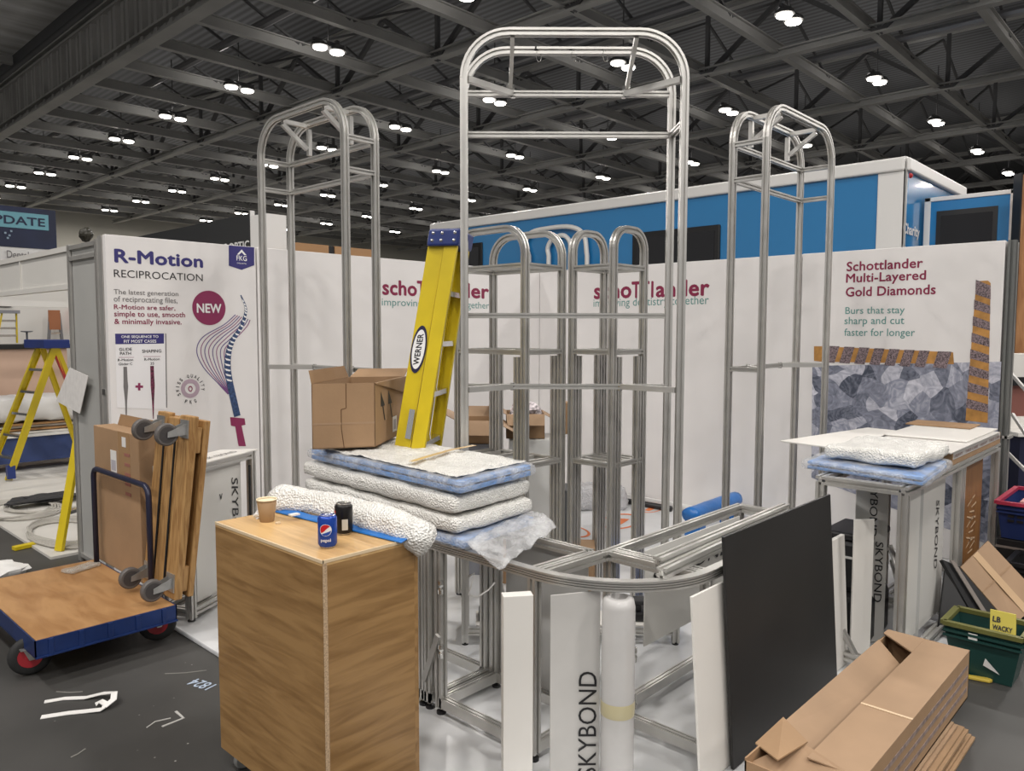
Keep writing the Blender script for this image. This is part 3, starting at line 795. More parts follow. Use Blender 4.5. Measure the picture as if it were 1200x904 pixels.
# loose profiles lying on the right arm
for i, (px, py, zz) in enumerate(((770, 659, .855), (775, 672, .836))):
    a = at(px, py, zz); b = a + V((1.25, .03 if i == 0 else .06, 0))
    t = thing('loose_profile', ('loose aluminium profile lying on the counter, the farther of the two', 'loose aluminium profile lying on the counter, the nearer of the two')[i], 'profile bar', ((a.x + b.x) / 2, (a.y + b.y) / 2, ZT), 0, 'loose profiles on the counter')
    MB().sweep(slot(.04), [a, b], N=(0, 0, 1)).build('bar', ALU, t)
    MB().lathe([(.006, -.006), (.011, -.006), (.011, .0), (.006, .0)], a, (-1, 0, 0), 12).build('end_screw', ALU_B, t)
board('panel_offcut', 'white composite panel with black SKYBOND lettering standing under the right inner counter rail', (-3.55, -3.73), (-2.65, -3.73), .33, .77, .006, mat('pale_composite', (.62, .61, .58), .4), None, 'panel')
o2 = [o for o in bpy.data.objects if o.name.startswith('panel_offcut')][-1]
text('lettering', 'SKYBOND', INK, (-3.50, -3.73, .60), (1, 0, 0), (0, 0, 1), w=.75, h=.06, parent=o2, shear=.18, lift=.003)
# foot rail that carries a board end and hidden diagonal stays inside
def stay(t, a, b, r=.014):
    MB().bar(a, b, r * 2, r).build('stay', ALU_D, t)
stay(mc, (xo - .03, -3.09, .40), (xo - .02, -2.98, .16)); stay(mc, (xi, -3.05, .70), (-3.4, -2.75, .12))

# ---------------------------------------------------------------- left counter box
L0 = V((-4.47, -1.18, 0)); d1 = V((.888, .46, 0)); d2 = V((-.46, .888, 0)); LW = None
zL = hz((L0.x, L0.y), 548)
q = None
for s in [i * .01 for i in range(30, 120)]:
    p = L0 + d1 * s
    if prj((p.x, p.y, zL))[0] >= 293: LW = s; break
LW = LW or .7
LD = .20
t = thing('counter_frame', 'aluminium counter box with a SKYBOND side panel beside the blue trolley', 'counter frame', (L0.x, L0.y, .03))
pts = [L0, L0 + d1 * LW, L0 + d1 * LW + d2 * LD, L0 + d2 * LD]
for p in pts:
    MB().bar(p + V((0, 0, .045)), p + V((0, 0, zL)), .045, .045, N=d1, sec=slot(.045)).build('post', ALU, t)
    MB().lathe([(.022, 0), (.022, .012), (.007, .016), (.007, .03)], p + V((0, 0, .031)), n=12).build('foot', BLACK, t)
for i in range(4):
    a, b = pts[i], pts[(i + 1) % 4]; dd = (b - a).normalized() * .022
    for z, nm in ((zL - .022, 'top_rail'), (.085, 'bottom_rail')):
        MB().sweep(slot(.045), [a + dd + V((0, 0, z)), b - dd + V((0, 0, z))], N=(0, 0, 1)).build(nm, ALU, t)
nf = V((.46, -.888, 0))
bb = MB(); a, b = L0 + d1 * .07 - nf * .01, L0 + d1 * (LW - .10) - nf * .01
bb.hexa([a + V((0, 0, .12)), b + V((0, 0, .12)), b - nf * .006 + V((0, 0, .12)), a - nf * .006 + V((0, 0, .12)), a + V((0, 0, zL - .05)), b + V((0, 0, zL - .05)), b - nf * .006 + V((0, 0, zL - .05)), a - nf * .006 + V((0, 0, zL - .05))])
sp = bb.build('side_panel', mat('pale_composite', (.62, .61, .58), .4), t)
text('lettering', 'SKYBOND', INK, L0 + d1 * (LW - .2) - nf * .01 + V((0, 0, zL - .14)), (0, 0, -1), d1, w=.52, h=.065, parent=sp, shear=.18, lift=.004)
text('lettering', '>', INK, L0 + d1 * (LW - .33) - nf * .01 + V((0, 0, zL - .22)), (0, 0, -1), d1, w=.035, h=.03, parent=sp, bold=.03, lift=.004)
MB().bar(L0 + d1 * (LW - .06) + nf * .03 + V((0, 0, zL - .08)), L0 + d1 * (LW - .06) + nf * .03 + V((0, 0, .06)), .012, N=d1).build('cable_strip', BLACK, t)
tp = MB(); a = L0 - d1 * .03 + nf * .03; k = LW + .07
tp.hexa([a + V((0, 0, zL + .002)), a + d1 * k + V((0, 0, zL + .002)), a + d1 * (k - .1) + d2 * .22 + V((0, 0, zL + .002)), a + d2 * .2 + V((0, 0, zL + .002)),
         a + V((0, 0, zL + .012)), a + d1 * k + V((0, 0, zL + .012)), a + d1 * (k - .1) + d2 * .22 + V((0, 0, zL + .012)), a + d2 * .2 + V((0, 0, zL + .012))])
o = tp.build('panel_offcut', WBOARD, bevel=.002); tag(o, 'white panel strip printed with faint words lying on the left counter box', 'panel')
text('lettering', 'SKYBOND', GREYINK, a + d1 * .25 + d2 * .05 + V((0, 0, zL + .012)), d1, d2, w=.3, h=.05, parent=o, shear=.18, lift=.002)
bm_ = [(L0 + d1 * .26 + d2 * .25, L0 + d1 * .12 + nf * .0)]
o = board('white_board', 'white board standing on end inside the left counter box behind its front post', L0 + d1 * .10 + d2 * .06, L0 + d1 * .26 + d2 * .06, .05, zL - .17, .02, WBOARD)

# ---------------------------------------------------------------- right counter box
ZR = 1.0
Rx0, Rx1, Ry0, Ry1 = -2.43, -.45, -4.47, -4.07
t = rc = thing('counter_frame', 'long aluminium counter frame at the right, loaded with wrapped panels', 'counter frame', ((Rx0 + Rx1) / 2, -4.27, .03))
for x, y in ((Rx0, Ry0), (Rx0, Ry1), (-1.42, Ry0), (-1.36, Ry0), (-1.38, Ry1), (Rx1, Ry0), (Rx1, Ry1)):
    MB().bar((x, y, .06), (x, y, ZR - .045), .045, .045, N=(1, 0, 0), sec=slot(.045)).build('post', ALU, t)
    MB().lathe([(.024, 0), (.024, .012), (.007, .016), (.007, .045)], (x, y, .031), n=12).build('foot', BLACK, t)
for z, nm in ((ZR - .022, 'top_rail'), (.085, 'bottom_rail')):
    for y in (Ry0, Ry1): MB().sweep(slot(.045), [(Rx0 - .022, y, z), (Rx1 + .022, y, z)], N=(0, 0, 1)).build(nm, ALU, t)
    for x in (Rx0, -1.39, Rx1): MB().sweep(slot(.045), [(x, Ry0 + .022, z), (x, Ry1 - .022, z)], N=(0, 0, 1)).build(nm, ALU, t)
for a, b in (((Rx0 + .05, Ry1 - .02, .45), (Rx0 + .45, Ry1 - .02, .1)), ((-1.38, Ry1 - .03, .42), (-1.6, Ry0 + .15, .1)), ((-1.38, Ry1 - .05, .33), (-1.6, Ry0 + .2, .1)), ((Rx0, Ry1 - .05, .35), (Rx0, Ry0 + .2, .10))):
    MB().bar(a, b, .03, .018).build('stay', ALU_D, t)
PALEC = mat('pale_composite', (.62, .61, .58), .4)
def pxboard(name, label, xa, ya, xb, yb, D1, D2, zbot, m, th=.012, txt=None, cat='board'):
    a = atd(xa, ya, D1); b = atd(xb, yb, D2)
    return board(name, label, a, b, zbot, (hz(a, ya) + hz(b, yb)) / 2, th, m, txt, cat)
pxboard('white_board', 'narrow white board standing in the right counter, left of the SKYBOND strips', 1002, 607, 1025, 611, 3.95, 3.97, .036, WBOARD)
o = pxboard('panel_offcut', 'white SKYBOND strip reaching up to the right counter top rail', 1004, 570, 1042, 574, 4.15, 4.2, .036, PALEC, .006, None, 'panel')
a = atd(1004, 570, 4.15); b = atd(1042, 574, 4.2); d = (b - a); d.z = 0; d.normalize()
text('lettering', 'SKYBOND', INK, V((a.x, a.y, .97)) + d * .085, (0, 0, -1), d, w=.34, h=.05, parent=o, shear=.18, lift=.003)
text('lettering', 'SKYBOND', INK, V((a.x, a.y, .60)) + d * .13, (0, 0, -1), d, w=.34, h=.05, parent=o, shear=.18, lift=.003)
pxboard('grey_board', 'plain grey panel standing inside the right counter beside its front corner post', 1065, 572, 1083, 575, 4.1, 4.1, .036, GREYP, .012, None, 'panel')
o = board('panel_offcut', 'white SKYBOND panel set along the right counter aisle side', (-2.2, Ry0 + .05), (-1.48, Ry0 + .05), .12, .93, .006, PALEC, None, 'panel')
text('lettering', 'SKYBOND', INK, V((-1.66, Ry0 + .05, .80)), (0, 0, -1), (1, 0, 0), w=.40, h=.06, parent=o, shear=.18, lift=.003)
BROWN = wood('brown_board', (.20, .085, .025), (.27, .125, .04), 4, 'Z', .5, 6)
o = board('brown_panel', 'brown hardboard panel with chalk marks in the far end of the right counter', (-1.20, Ry0 + .03), (-.66, Ry0 + .03), .12, .93, .02, BROWN, None, 'panel')
CHALK = mat('chalk', (.55, .38, .24), .9)
sc = MB(); random.seed(3)
for i in range(16):
    z = .35 + i * .022; x = -.98 + .06 * math.sin(i * 2.1)
    sc.add([(x, Ry0 + .028, z), (x + .12, Ry0 + .028, z + .03 * math.sin(i)), (x + .12, Ry0 + .028, z + .012 + .03 * math.sin(i)), (x, Ry0 + .028, z + .008)], [(0, 1, 2, 3)])
sc.build('chalk_scribble', CHALK, o)
t = thing('tool_case', 'black plastic tool case with a pale band inside the right counter', 'tool case', (-2.0, -4.2, .031))
c = atd(1000, 660, 4.35)
cx, cy = c.x, c.y
t.location = (cx, cy, .031); MW[t.name] = Matrix.Translation((cx, cy, .031))
b = MB(); b.box((cx - .2, cy - .14, .031), (cx + .22, cy + .14, .31)); b.build('case', BLACK, t, bevel=.04)
b = MB(); b.box((cx - .14, cy - .12, .31), (cx + .2, cy + .12, .60)); b.build('upper_case', BLACK, t, bevel=.03)
MB().box((cx - .148, cy - .128, .50), (cx + .205, cy + .128, .512)).build('trim_band', WPAINT, t)
MB().box((cx - .15, cy - .13, .601), (cx + .21, cy + .13, .64)).build('lid', BLACK, t, bevel=.012)

# ================================================================ oak cabinet with cup and cans
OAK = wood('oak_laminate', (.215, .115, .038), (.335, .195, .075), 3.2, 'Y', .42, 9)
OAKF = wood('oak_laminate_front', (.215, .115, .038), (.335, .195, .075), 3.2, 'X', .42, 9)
OAKT = wood('oak_laminate_lit', (.47, .285, .12), (.62, .40, .175), 3.2, 'Y', .42, 9)  # same oak made lighter, the light on the top put into its colour
EDGE = mat('pale_edge', (.70, .55, .36), .5); CHIP = mat('chipboard_edge', (.45, .32, .20), .8, nz=(160, .35))
CZ = 1.0
k0 = at(252, 612, CZ); k1 = at(378, 658, CZ)
cx0 = (k0.x + k1.x) / 2; cy1 = k0.y; cy0 = k1.y; cx1 = atY(490, 700, cy0).x
t = thing('wooden_cabinet', 'oak veneer cabinet on castors standing in the left foreground', 'cabinet', ((cx0 + cx1) / 2, (cy0 + cy1) / 2, 0))
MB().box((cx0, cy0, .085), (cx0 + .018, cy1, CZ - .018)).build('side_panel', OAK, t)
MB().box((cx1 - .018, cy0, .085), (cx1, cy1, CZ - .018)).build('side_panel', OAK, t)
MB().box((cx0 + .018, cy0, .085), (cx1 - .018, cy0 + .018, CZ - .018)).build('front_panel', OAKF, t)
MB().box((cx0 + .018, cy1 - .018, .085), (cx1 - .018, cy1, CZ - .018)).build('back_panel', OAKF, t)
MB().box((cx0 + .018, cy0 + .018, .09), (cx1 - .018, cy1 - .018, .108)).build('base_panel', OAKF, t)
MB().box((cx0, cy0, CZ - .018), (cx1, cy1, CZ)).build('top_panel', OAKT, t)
e = MB(); g = .0015
e.box((cx0 - g, cy0 - g, CZ - .009), (cx0 + .004, cy1, CZ + g)); e.box((cx0, cy0 - g, CZ - .009), (cx1, cy0 + .004, CZ + g)); e.build('edge_strip', EDGE, t)
MB().box((cx0 + .0, cy0 - g, .085), (cx0 + .016, cy0 + .001, CZ - .010)).build('corner_edge', CHIP, t)
for x, y in ((cx0 + .06, cy0 + .06), (cx1 - .06, cy0 + .06), (cx0 + .06, cy1 - .06), (cx1 - .06, cy1 - .06)):
    c = MB(); c.box((x - .03, y - .03, .077), (x + .03, y + .03, .085)); c.box((x - .02, y - .022, .035), (x + .02, y - .018, .08)); c.box((x - .02, y + .018, .035), (x + .02, y + .022, .08))
    c = c.build('castor', STEEL, t)
    MB().disc_wheel((x, y, .036), (0, 1, 0), .036, .028).build('wheel', mat('grey_wheel', (.25, .25, .24), .5), c, smooth=False)
# paper cup
c = at(313, 611, CZ)
t = thing('paper_cup', 'brown kraft paper coffee cup on the oak cabinet', 'cup', (c.x, c.y, CZ))
MB().lathe([(.027, 0), (.0275, .004), (.0385, .086), (.0375, .086), (.0268, .006), (.001, .006)], c, n=32, caps=False).build('cup_body', mat('kraft_paper', (.30, .175, .075), .6), t, smooth=True)
MB().lathe([(.0378, .0845), (.0398, .0845), (.0402, .088), (.0385, .0905), (.0372, .088), (.0372, .0845)], c, n=32, caps=False).build('rim', mat('cup_white', (.78, .68, .48), .5), t, smooth=True)
MB().lathe([(.001, .0065), (.0272, .0065), (.0372, .083), (.0366, .083), (.0266, .0075), (.001, .0075)], c, n=32, caps=False).build('lining', mat('cup_white', (.78, .68, .48), .5), t, smooth=True)
# cans
def can(name, label, c, body, band, logo=True):
    t = thing(name, label, 'drink can', (c.x, c.y, CZ), 0, 'drink cans on the cabinet')
    MB().lathe([(.024, .0), (.028, .006), (.033, .014), (.033, .103), (.0275, .113)], c, n=40).build('can_body', body, t, smooth=True)
    MB().lathe([(.0275, .1125), (.0278, .1155), (.026, .1155), (.0255, .1125), (.001, .1125)], c, n=40).build('can_lid', ALU_B, t, smooth=True)
    MB().lathe([(.0235, -.0), (.0265, .003), (.0278, .0062), (.024, .0062)], c, n=40).build('can_base', ALU_B, t, smooth=True)
    pu = MB(); pu.tube([c + V((.012 * math.cos(a * .7), .008 * math.sin(a * .7), .1145)) for a in range(10)], .0012, 6); pu.build('ring_pull', ALU_B, t)
    return t
c = at(384, 641, CZ)
PEPB = mat('can_blue', (.012, .06, .36), .25, .3)
t = can('drink_can', 'blue soft drink can with a red white and blue globe on it', c, PEPB, None)
ca = math.atan2(CAM.y - c.y, CAM.x - c.x)
def onc(u, z, r=.0334):     # u: metres round the can from the face turned to the camera, positive to the viewer's right
    a = ca + .25 - u / .033 * -1.0 - .45
    return c + V((r * math.cos(a), r * math.sin(a), z))
def can_patch(f, name, m, r, n=20):
    mb = MB(); rows = []
    for i in range(n + 1):
        zt_ = -1 + 2 * i / n
        lo, hi = f(zt_)
        rows.append([onc(lo + (hi - lo) * k / 8, .066 + zt_ * .021, r) for k in range(9)])
    vs = [p for q in rows for p in q]
    mb.add(vs, [(i * 9 + k, i * 9 + k + 1, (i + 1) * 9 + k + 1, (i + 1) * 9 + k) for i in range(n) for k in range(8)])
    mb.build(name, m, t, smooth=True)
circ_ = lambda z: math.sqrt(max(0, 1 - z * z)) * .021
can_patch(lambda z: (-circ_(z), circ_(z)), 'globe', WINK, .0332)
def part(fz, top):
    mb = MB(); vs = []; fs = []; n = 18
    for i in range(n + 1):
        u = (-1 + 2 * i / n); e = math.sqrt(max(0, 1 - u * u)); zb = fz(u)
        zb = max(-e, min(e, zb)); z1 = e if top else -e
        for k in range(5): vs.append(onc(u * .0195, .066 + (zb + (z1 - zb) * k / 4) * .0195, .0335))
    for i in range(n):
        for k in range(4): fs.append((i * 5 + k, (i + 1) * 5 + k, (i + 1) * 5 + k + 1, i * 5 + k + 1))
    return mb.add(vs, fs)
part(lambda u: .05 + .55 * u + .15 * math.sin(3 * u), True).build('globe_red', mat('can_red', (.55, .015, .02), .3), t, smooth=True)
part(lambda u: -.45 + .35 * u, False).build('globe_blue', mat('can_blue2', (.02, .07, .36), .3), t, smooth=True)
ta = ca + .25 - .45
tang = V((-math.sin(ta), math.cos(ta), 0)); nrm = V((math.cos(ta), math.sin(ta), 0))
q = text('lettering', 'pepsi', WINK, c + nrm * .033 + V((0, 0, .026)), tang, (0, 0, 1), w=.036, h=.014, parent=t, bold=.02, align='C', lift=.0005)
for v in q.data.vertices:              # wrap the word round the can
    p = V(v.co); w_ = MW[t.name] @ p; rel = w_ - c; u = rel.dot(tang); z = rel.z
    a = ta + u / .0336
    v.co = MW[t.name].inverted() @ (c + V((.0336 * math.cos(a), .0336 * math.sin(a), z)))
c2 = at(403, 625.5, CZ); c = c2
t = can('drink_can', 'black soft drink can standing behind the blue one against the bubble wrap roll', c2, mat('can_black', (.010, .009, .009), .28, .3), None)
ca = math.atan2(CAM.y - c.y, CAM.x - c.x)
mb = MB(); vs = [onc(.022 * (i / 6), .02 + .04 * j, .0333) for j in (0, 1) for i in range(7)]
mb.add(vs, [(i, i + 1, i + 8, i + 7) for i in range(6)]).build('label_panel', mat('can_pale', (.55, .52, .45), .4), t)
mb = MB(); vs = [onc(-.040 + .012 * (i / 6), .055 + .035 * j, .0333) for j in (0, 1) for i in range(7)]
mb.add(vs, [(i, i + 1, i + 8, i + 7) for i in range(6)]).build('label_edge', mat('can_red', (.55, .015, .02), .3), t)
# crumpled tissue and a bit of paper
def lump(name, label, cat, c, sx, sy, sz, m, seed=0, amp=.3, n=14):
    mb = MB(); S = V((seed * 3.1, seed * 1.7, seed))
    def f(u, v):
        a = u * 2 * PI; b = (v - .5) * PI; d = V((math.cos(a) * math.cos(b), math.sin(a) * math.cos(b), math.sin(b)))
        r = 1 + amp * noise.noise(d * 1.7 + S) + amp * .4 * noise.noise(d * 5 + S)
        return V((c[0] + d.x * r * sx, c[1] + d.y * r * sy, c[2] + sz + d.z * r * sz))
    mb.grid(f, n * 2, n)
    o = mb.build(name, m, None); 
    return tag(o, label, cat)
q = at(304, 608, CZ); lump('crumpled_tissue', 'crumpled white tissue tucked behind the paper cup', 'tissue', q, .018, .022, .014, WPAINT, 2, .6, 9)
q = at(326, 614.5, CZ); tag(MB().box((q.x - .008, q.y - .006, CZ + .0005), (q.x + .008, q.y + .008, CZ + .008)).build('sugar_stub', EDGE), 'tiny scrap of pale card beside the paper cup', 'scrap')
# blue sheet edge along the back of the top
a = at(322, 598, CZ + .012); b = at(470, 634, CZ + .012); dv = (b - a); n_ = V((dv.y, -dv.x, 0)).normalized()
if n_.x < 0: n_ = -n_
sheet = MB()
sheet.grid(lambda u, v: a + dv * u + n_ * (.042 * v) + V((0, 0, -.008 + .003 * math.sin(u * 19) * v + .010 * v)), 30, 6)
tag(sheet.build('blue_sheet', BLUEF, solid=.004, smooth=True), 'crumpled blue plastic sheet edge between the cabinet top and the bubble wrap roll', 'plastic sheet')
q = at(345, 604, CZ + .02); tag(MB().box((q.x - .02, q.y - .012, q.z), (q.x + .018, q.y + .012, q.z + .006)).build('paper_scrap', WPAINT), 'small white paper scrap lying on the blue sheet edge', 'scrap')

# ================================================================ bubble wrap
def wrap_material(name, col, a0, a1, rough=.18, bs=.28):
    m = bpy.data.materials.new(name); m.use_nodes = True
    nt = m.node_tree; b = nt.nodes['Principled BSDF']; b.inputs['Base Color'].default_value = (*col, 1); b.inputs['Roughness'].default_value = rough
    b.inputs['Subsurface Weight'].default_value = 0.0
    tc = nt.nodes.new('ShaderNodeTexCoord')
    v = nt.nodes.new('ShaderNodeTexVoronoi'); v.inputs['Scale'].default_value = 115; nt.links.new(tc.outputs['Object'], v.inputs['Vector'])
    n = nt.nodes.new('ShaderNodeTexNoise'); n.inputs['Scale'].default_value = 11; n.inputs['Detail'].default_value = 5; nt.links.new(tc.outputs['Object'], n.inputs['Vector'])
    bp = nt.nodes.new('ShaderNodeBump'); bp.inputs['Strength'].default_value = .75; bp.inputs['Distance'].default_value = .012
    nt.links.new(v.outputs['Distance'], bp.inputs['Height'])
    bp2 = nt.nodes.new('ShaderNodeBump'); bp2.inputs['Strength'].default_value = bs; bp2.inputs['Distance'].default_value = .04
    nt.links.new(n.outputs['Fac'], bp2.inputs['Height']); nt.links.new(bp.outputs[0], bp2.inputs['Normal']); nt.links.new(bp2.outputs[0], b.inputs['Normal'])
    mr = nt.nodes.new('ShaderNodeMapRange'); mr.inputs['From Min'].default_value = .3; mr.inputs['From Max'].default_value = .7; mr.inputs['To Min'].default_value = a0; mr.inputs['To Max'].default_value = a1
    nt.links.new(n.outputs['Fac'], mr.inputs[0]); nt.links.new(mr.outputs[0], b.inputs['Alpha'])
    return m
WRAP = wrap_material('bubble_wrap_clear', (.80, .79, .76), .45, .95)
WRAP_T = wrap_material('bubble_wrap_thin', (.90, .91, .93), .14, .52)
WRAP_W = wrap_material('bubble_wrap_white', (.90, .89, .85), .88, 1.0, .22)
SKYB = mat('blue_foil_edge', (.10, .27, .60), .4, nz=(30, .35, (1, 1, 4)))
IVORY = mat('ivory_panel', (.84, .81, .74), .5)
def slab(lo, hi, M, amp, seed, nu=26, nv=20, nw=5, rnd=.03):
    """lumpy rounded box in local coords"""
    lo = V(lo); hi = V(hi); c = (lo + hi) / 2; hs = (hi - lo) / 2; mb = MB(); S = V((seed * 5.3, seed * 2.9, seed))
    def P(d):
        q = V((d.x * hs.x, d.y * hs.y, d.z * hs.z))
        ins = V([max(-(hs[i] - rnd), min(hs[i] - rnd, q[i])) if hs[i] > rnd else 0 for i in range(3)])
        e = q - ins; k = e.length
        if k > 1e-6:
            lim = min(rnd, k); q = ins + e.normalized() * min(rnd, max(abs(e.x), abs(e.y), abs(e.z)))
        nn = e.normalized() if k > 1e-6 else V((0, 0, 1))
        q = q + nn * (amp * noise.noise(q * 7 + S) + amp * .6 * noise.noise(q * 22 + S))
        return M @ (c + q)
    for ax, (a, b, na, nb) in ((0, (1, 2, nv, nw)), (1, (0, 2, nu, nw)), (2, (0, 1, nu, nv))):
        for s in (-1, 1):
            def f(u, v, ax=ax, a=a, b=b, s=s):
                d = V((0, 0, 0)); d[ax] = s; d[a] = 2 * u - 1; d[b] = 2 * v - 1; return P(d)
            mb.grid(f, na, nb)
    return mb
def wrapped(label, corners, z0, z1, panel_m, wrap_m, nlay=1, amp=.008, seed=1, over=.02, group=None):
    """corners: near corner O, end of its right edge R_, end of its left edge L_ (plan)"""
    O, R_, L_ = [V((p[0], p[1], 0)) for p in corners]
    ux = (L_ - O); uy = (R_ - O); lx, ly = ux.length, uy.length; ux.normalize(); uy.normalize()
    M = Matrix(((ux.x, uy.x, 0, O.x), (ux.y, uy.y, 0, O.y), (0, 0, 1, 0), (0, 0, 0, 1)))
    ctr = M @ V((lx / 2, ly / 2, z0))
    t = thing('wrapped_panel_pack', label, 'wrapped panel', tuple(ctr), 0, group)
    h = (z1 - z0) / nlay
    for i in range(nlay):
        MB().box((.012, .012, z0 + h * i + .004), (lx - .012, ly - .012, z0 + h * (i + 1) - .004), M).build('panel', panel_m, t, bevel=.003)
    o = slab((-over, -over, z0 - .001), (lx + over, ly + over, z1 + .006), M, amp, seed).build('bubble_wrap', wrap_m, t, smooth=True)
    q = o.modifiers.new('weld', 'WELD'); q.merge_threshold = .0008
    return t
def tape_line(name, label, pts, wd_, m, parent=None):
    mb = MB(); n = len(pts); P = [V(p) for p in pts]; vs = []
    for i, p in enumerate(P):
        d = (P[min(n - 1, i + 1)] - P[max(0, i - 1)]); nn = V((-d.y, d.x, 0)).normalized() * wd_ / 2; vs += [p + nn, p - nn]
    mb.add(vs, [(2 * i, 2 * i + 1, 2 * i + 3, 2 * i + 2) for i in range(n - 1)])
    return mb.build(name, m, parent, solid=.001)
g = 'wrapped panels stacked on the counter'
SB = [(-4.215, -3.235), (-3.675, -3.175), (-4.155, -1.97)]
def sh(dx, dy, grow=0): return [(p[0] + dx, p[1] + dy) for p in SB]
zs0 = ZT + .004
wrapped('lowest wrapped panel of the counter stack, blue edged, with loose wrap trailing forward', sh(-.01, -.03), zs0, zs0 + .045, SKYB, WRAP_T, 1, .006, 1, .015, g)
wrapped('ivory wrapped panel second from the bottom of the counter stack', sh(.0, .02), zs0 + .056, zs0 + .125, IVORY, WRAP_W, 1, .008, 2, .014, g)
wrapped('ivory wrapped panel under the topmost blue edged pack of the counter stack', sh(.0, .035), zs0 + .140, zs0 + .215, IVORY, WRAP_W, 1, .009, 3, .014, g)
tp = wrapped('topmost pack of the counter stack, two blue edged panels with a tan tape strip', sh(.0, .0), zs0 + .232, zs0 + .292, SKYB, WRAP_T, 2, .006, 4, .016, g)
ZS = zs0 + .300
MB().box((-4.19, -3.17, ZS - .0), (-3.66, -1.99, ZS + .001), Matrix.Translation((0, 0, 0))).build('bubble_wrap', WRAP_W, tp) if False else None
# white upper face of the top pack: a folded layer of wrap over it
O_ = V((SB[0][0], SB[0][1], 0)); ux_ = V((SB[2][0] - SB[0][0], SB[2][1] - SB[0][1], 0)); uy_ = V((SB[1][0] - SB[0][0], SB[1][1] - SB[0][1], 0))
lay = MB(); lay.grid(lambda u, v: O_ + ux_ * (.03 + .95 * u) + uy_ * (.03 + .94 * v) + V((0, 0, ZS + .004 + .010 * noise.noise(V((u * 9, v * 6, 1))) + .006 * noise.noise(V((u * 30, v * 20, 3))))), 50, 26)
lay.build('top_wrap', WRAP_W, tp, smooth=True, solid=.003)
pp = [at(x, y, ZS + .022) for x, y in ((482, 541), (505, 534), (530, 527), (556, 522))]
tape_line('tape_strip', None, pp, .03, mat('tan_tape', (.60, .42, .20), .3), tp)
# loose wrap trailing down over the counter
def trail():
    a = at(535, 640, ZT + .02); b = at(636, 588, ZT + .10); c_ = at(650, 607, ZT + .06); d_ = at(590, 668, ZT - .05); e_ = at(548, 690, ZT - .15)
    mb = MB()
    def f(u, v):
        top = lerp(at(545, 636, ZT + .045), at(618, 600, ZT + .06), u)
        mid = lerp(at(565, 652, ZT + .045), at(640, 598, ZT + .085), u)
        end = lerp(at(585, 668, ZT + .010), at(652, 618, ZT + .03), u)
        q = (top * (1 - v) + mid * v) * (1 - v) + (mid * (1 - v) + end * v) * v
        return q + V((0, 0, .014 * noise.noise(V((u * 7, v * 7, 4))) + .006 * noise.noise(V((u * 25, v * 25, 2)))))
    mb.grid(f, 34, 26)
    o = mb.build('loose_bubble_wrap', WRAP_T, smooth=True, solid=.004)
    return tag(o, 'loose flap of clear bubble wrap draped over the counter top rail', 'bubble wrap')
trail()
# the long roll of wrap
RP = [at(x, y, z) for x, y, z in ((318, 584, 1.045), (345, 586, 1.045), (378, 592, 1.04), (410, 600, 1.037), (440, 609, 1.037), (470, 619, 1.03), (490, 628, 1.01), (505, 637, .98))]
cp = []
for i in range(len(RP) - 1):
    for k in range(6): cp.append(lerp(RP[i], RP[i + 1], k / 6))
cp.append(RP[-1])
mb = MB(); n = len(cp); nr = 26; vs = []
for i, p in enumerate(cp):
    d = (cp[min(n - 1, i + 1)] - cp[max(0, i - 1)]).normalized(); x, y, _ = frame(d)
    e = min(1, .55 + i / 5) * min(1, .72 + (n - 1 - i) / 7)
    for k in range(nr):
        a = 2 * PI * k / nr; w_ = V((math.cos(a), math.sin(a), i * .14))
        r = .058 * e * (1 + .20 * noise.noise(w_ * 1.1) + .06 * noise.noise(w_ * 3.5))
        vs.append(p + x * r * math.cos(a) + y * r * math.sin(a))
mb.add(vs, [(i * nr + k, i * nr + (k + 1) % nr, (i + 1) * nr + (k + 1) % nr, (i + 1) * nr + k) for i in range(n - 1) for k in range(nr)] + [tuple(reversed(range(nr))), tuple((n - 1) * nr + k for k in range(nr))])
o = mb.build('bubble_wrap_roll', WRAP_W, smooth=True)
tag(o, 'long loose roll of bubble wrap lying along the back edge of the oak cabinet', 'bubble wrap roll')

# ================================================================ cardboard box on the stack
def flap(mb, a, b, out, upv, L, th=.004):
    """flap hinged on edge a-b, leaning by out + up"""
    a, b = V(a), V(b); d = (V(out) + V(upv)).normalized() * L; nn = (b - a).cross(d).normalized() * th
    ins = (b - a) * .03
    mb.hexa([a, b, b + nn, a + nn, a + d + ins, b + d - ins, b + d - ins + nn, a + d + ins + nn])
ZB = ZS + .022
K = at(440, 524, ZB); Lc = at(366, 527, ZB); Rc = at(481, 503, ZB)
hB = hz((K.x, K.y), 449) - ZB
vL = Lc - K; vL.z = 0; vR = Rc - K; vR.z = 0
vR = vR.normalized() * .60; vL = vL.normalized() * max(.3, vL.length)
t = thing('cardboard_box', 'open brown cardboard box with two black up arrows on top of the wrapped stack', 'cardboard box', tuple(K + (vL + vR) / 2))
def openbox(K, vL, vR, h, th=.005):
    mb = MB(); nL = vL.normalized(); nR = vR.normalized(); U = V((0, 0, h))
    for o_, a, b in ((K, vL, nR * th), (K + vR - nR * th, vL, nR * th), (K, vR, nL * th), (K + vL - nL * th, vR, nL * th)):
        q = [o_, o_ + a, o_ + a + b, o_ + b]; mb.hexa(q + [p + U for p in q])
    q = [K, K + vL, K + vL + vR, K + vR]; mb.hexa(q + [p + V((0, 0, .006)) for p in q])
    return mb
openbox(K, vL, vR, hB).build('box_body', CARD, t)
U = V((0, 0, hB)); nL = vL.normalized(); nR = vR.normalized()
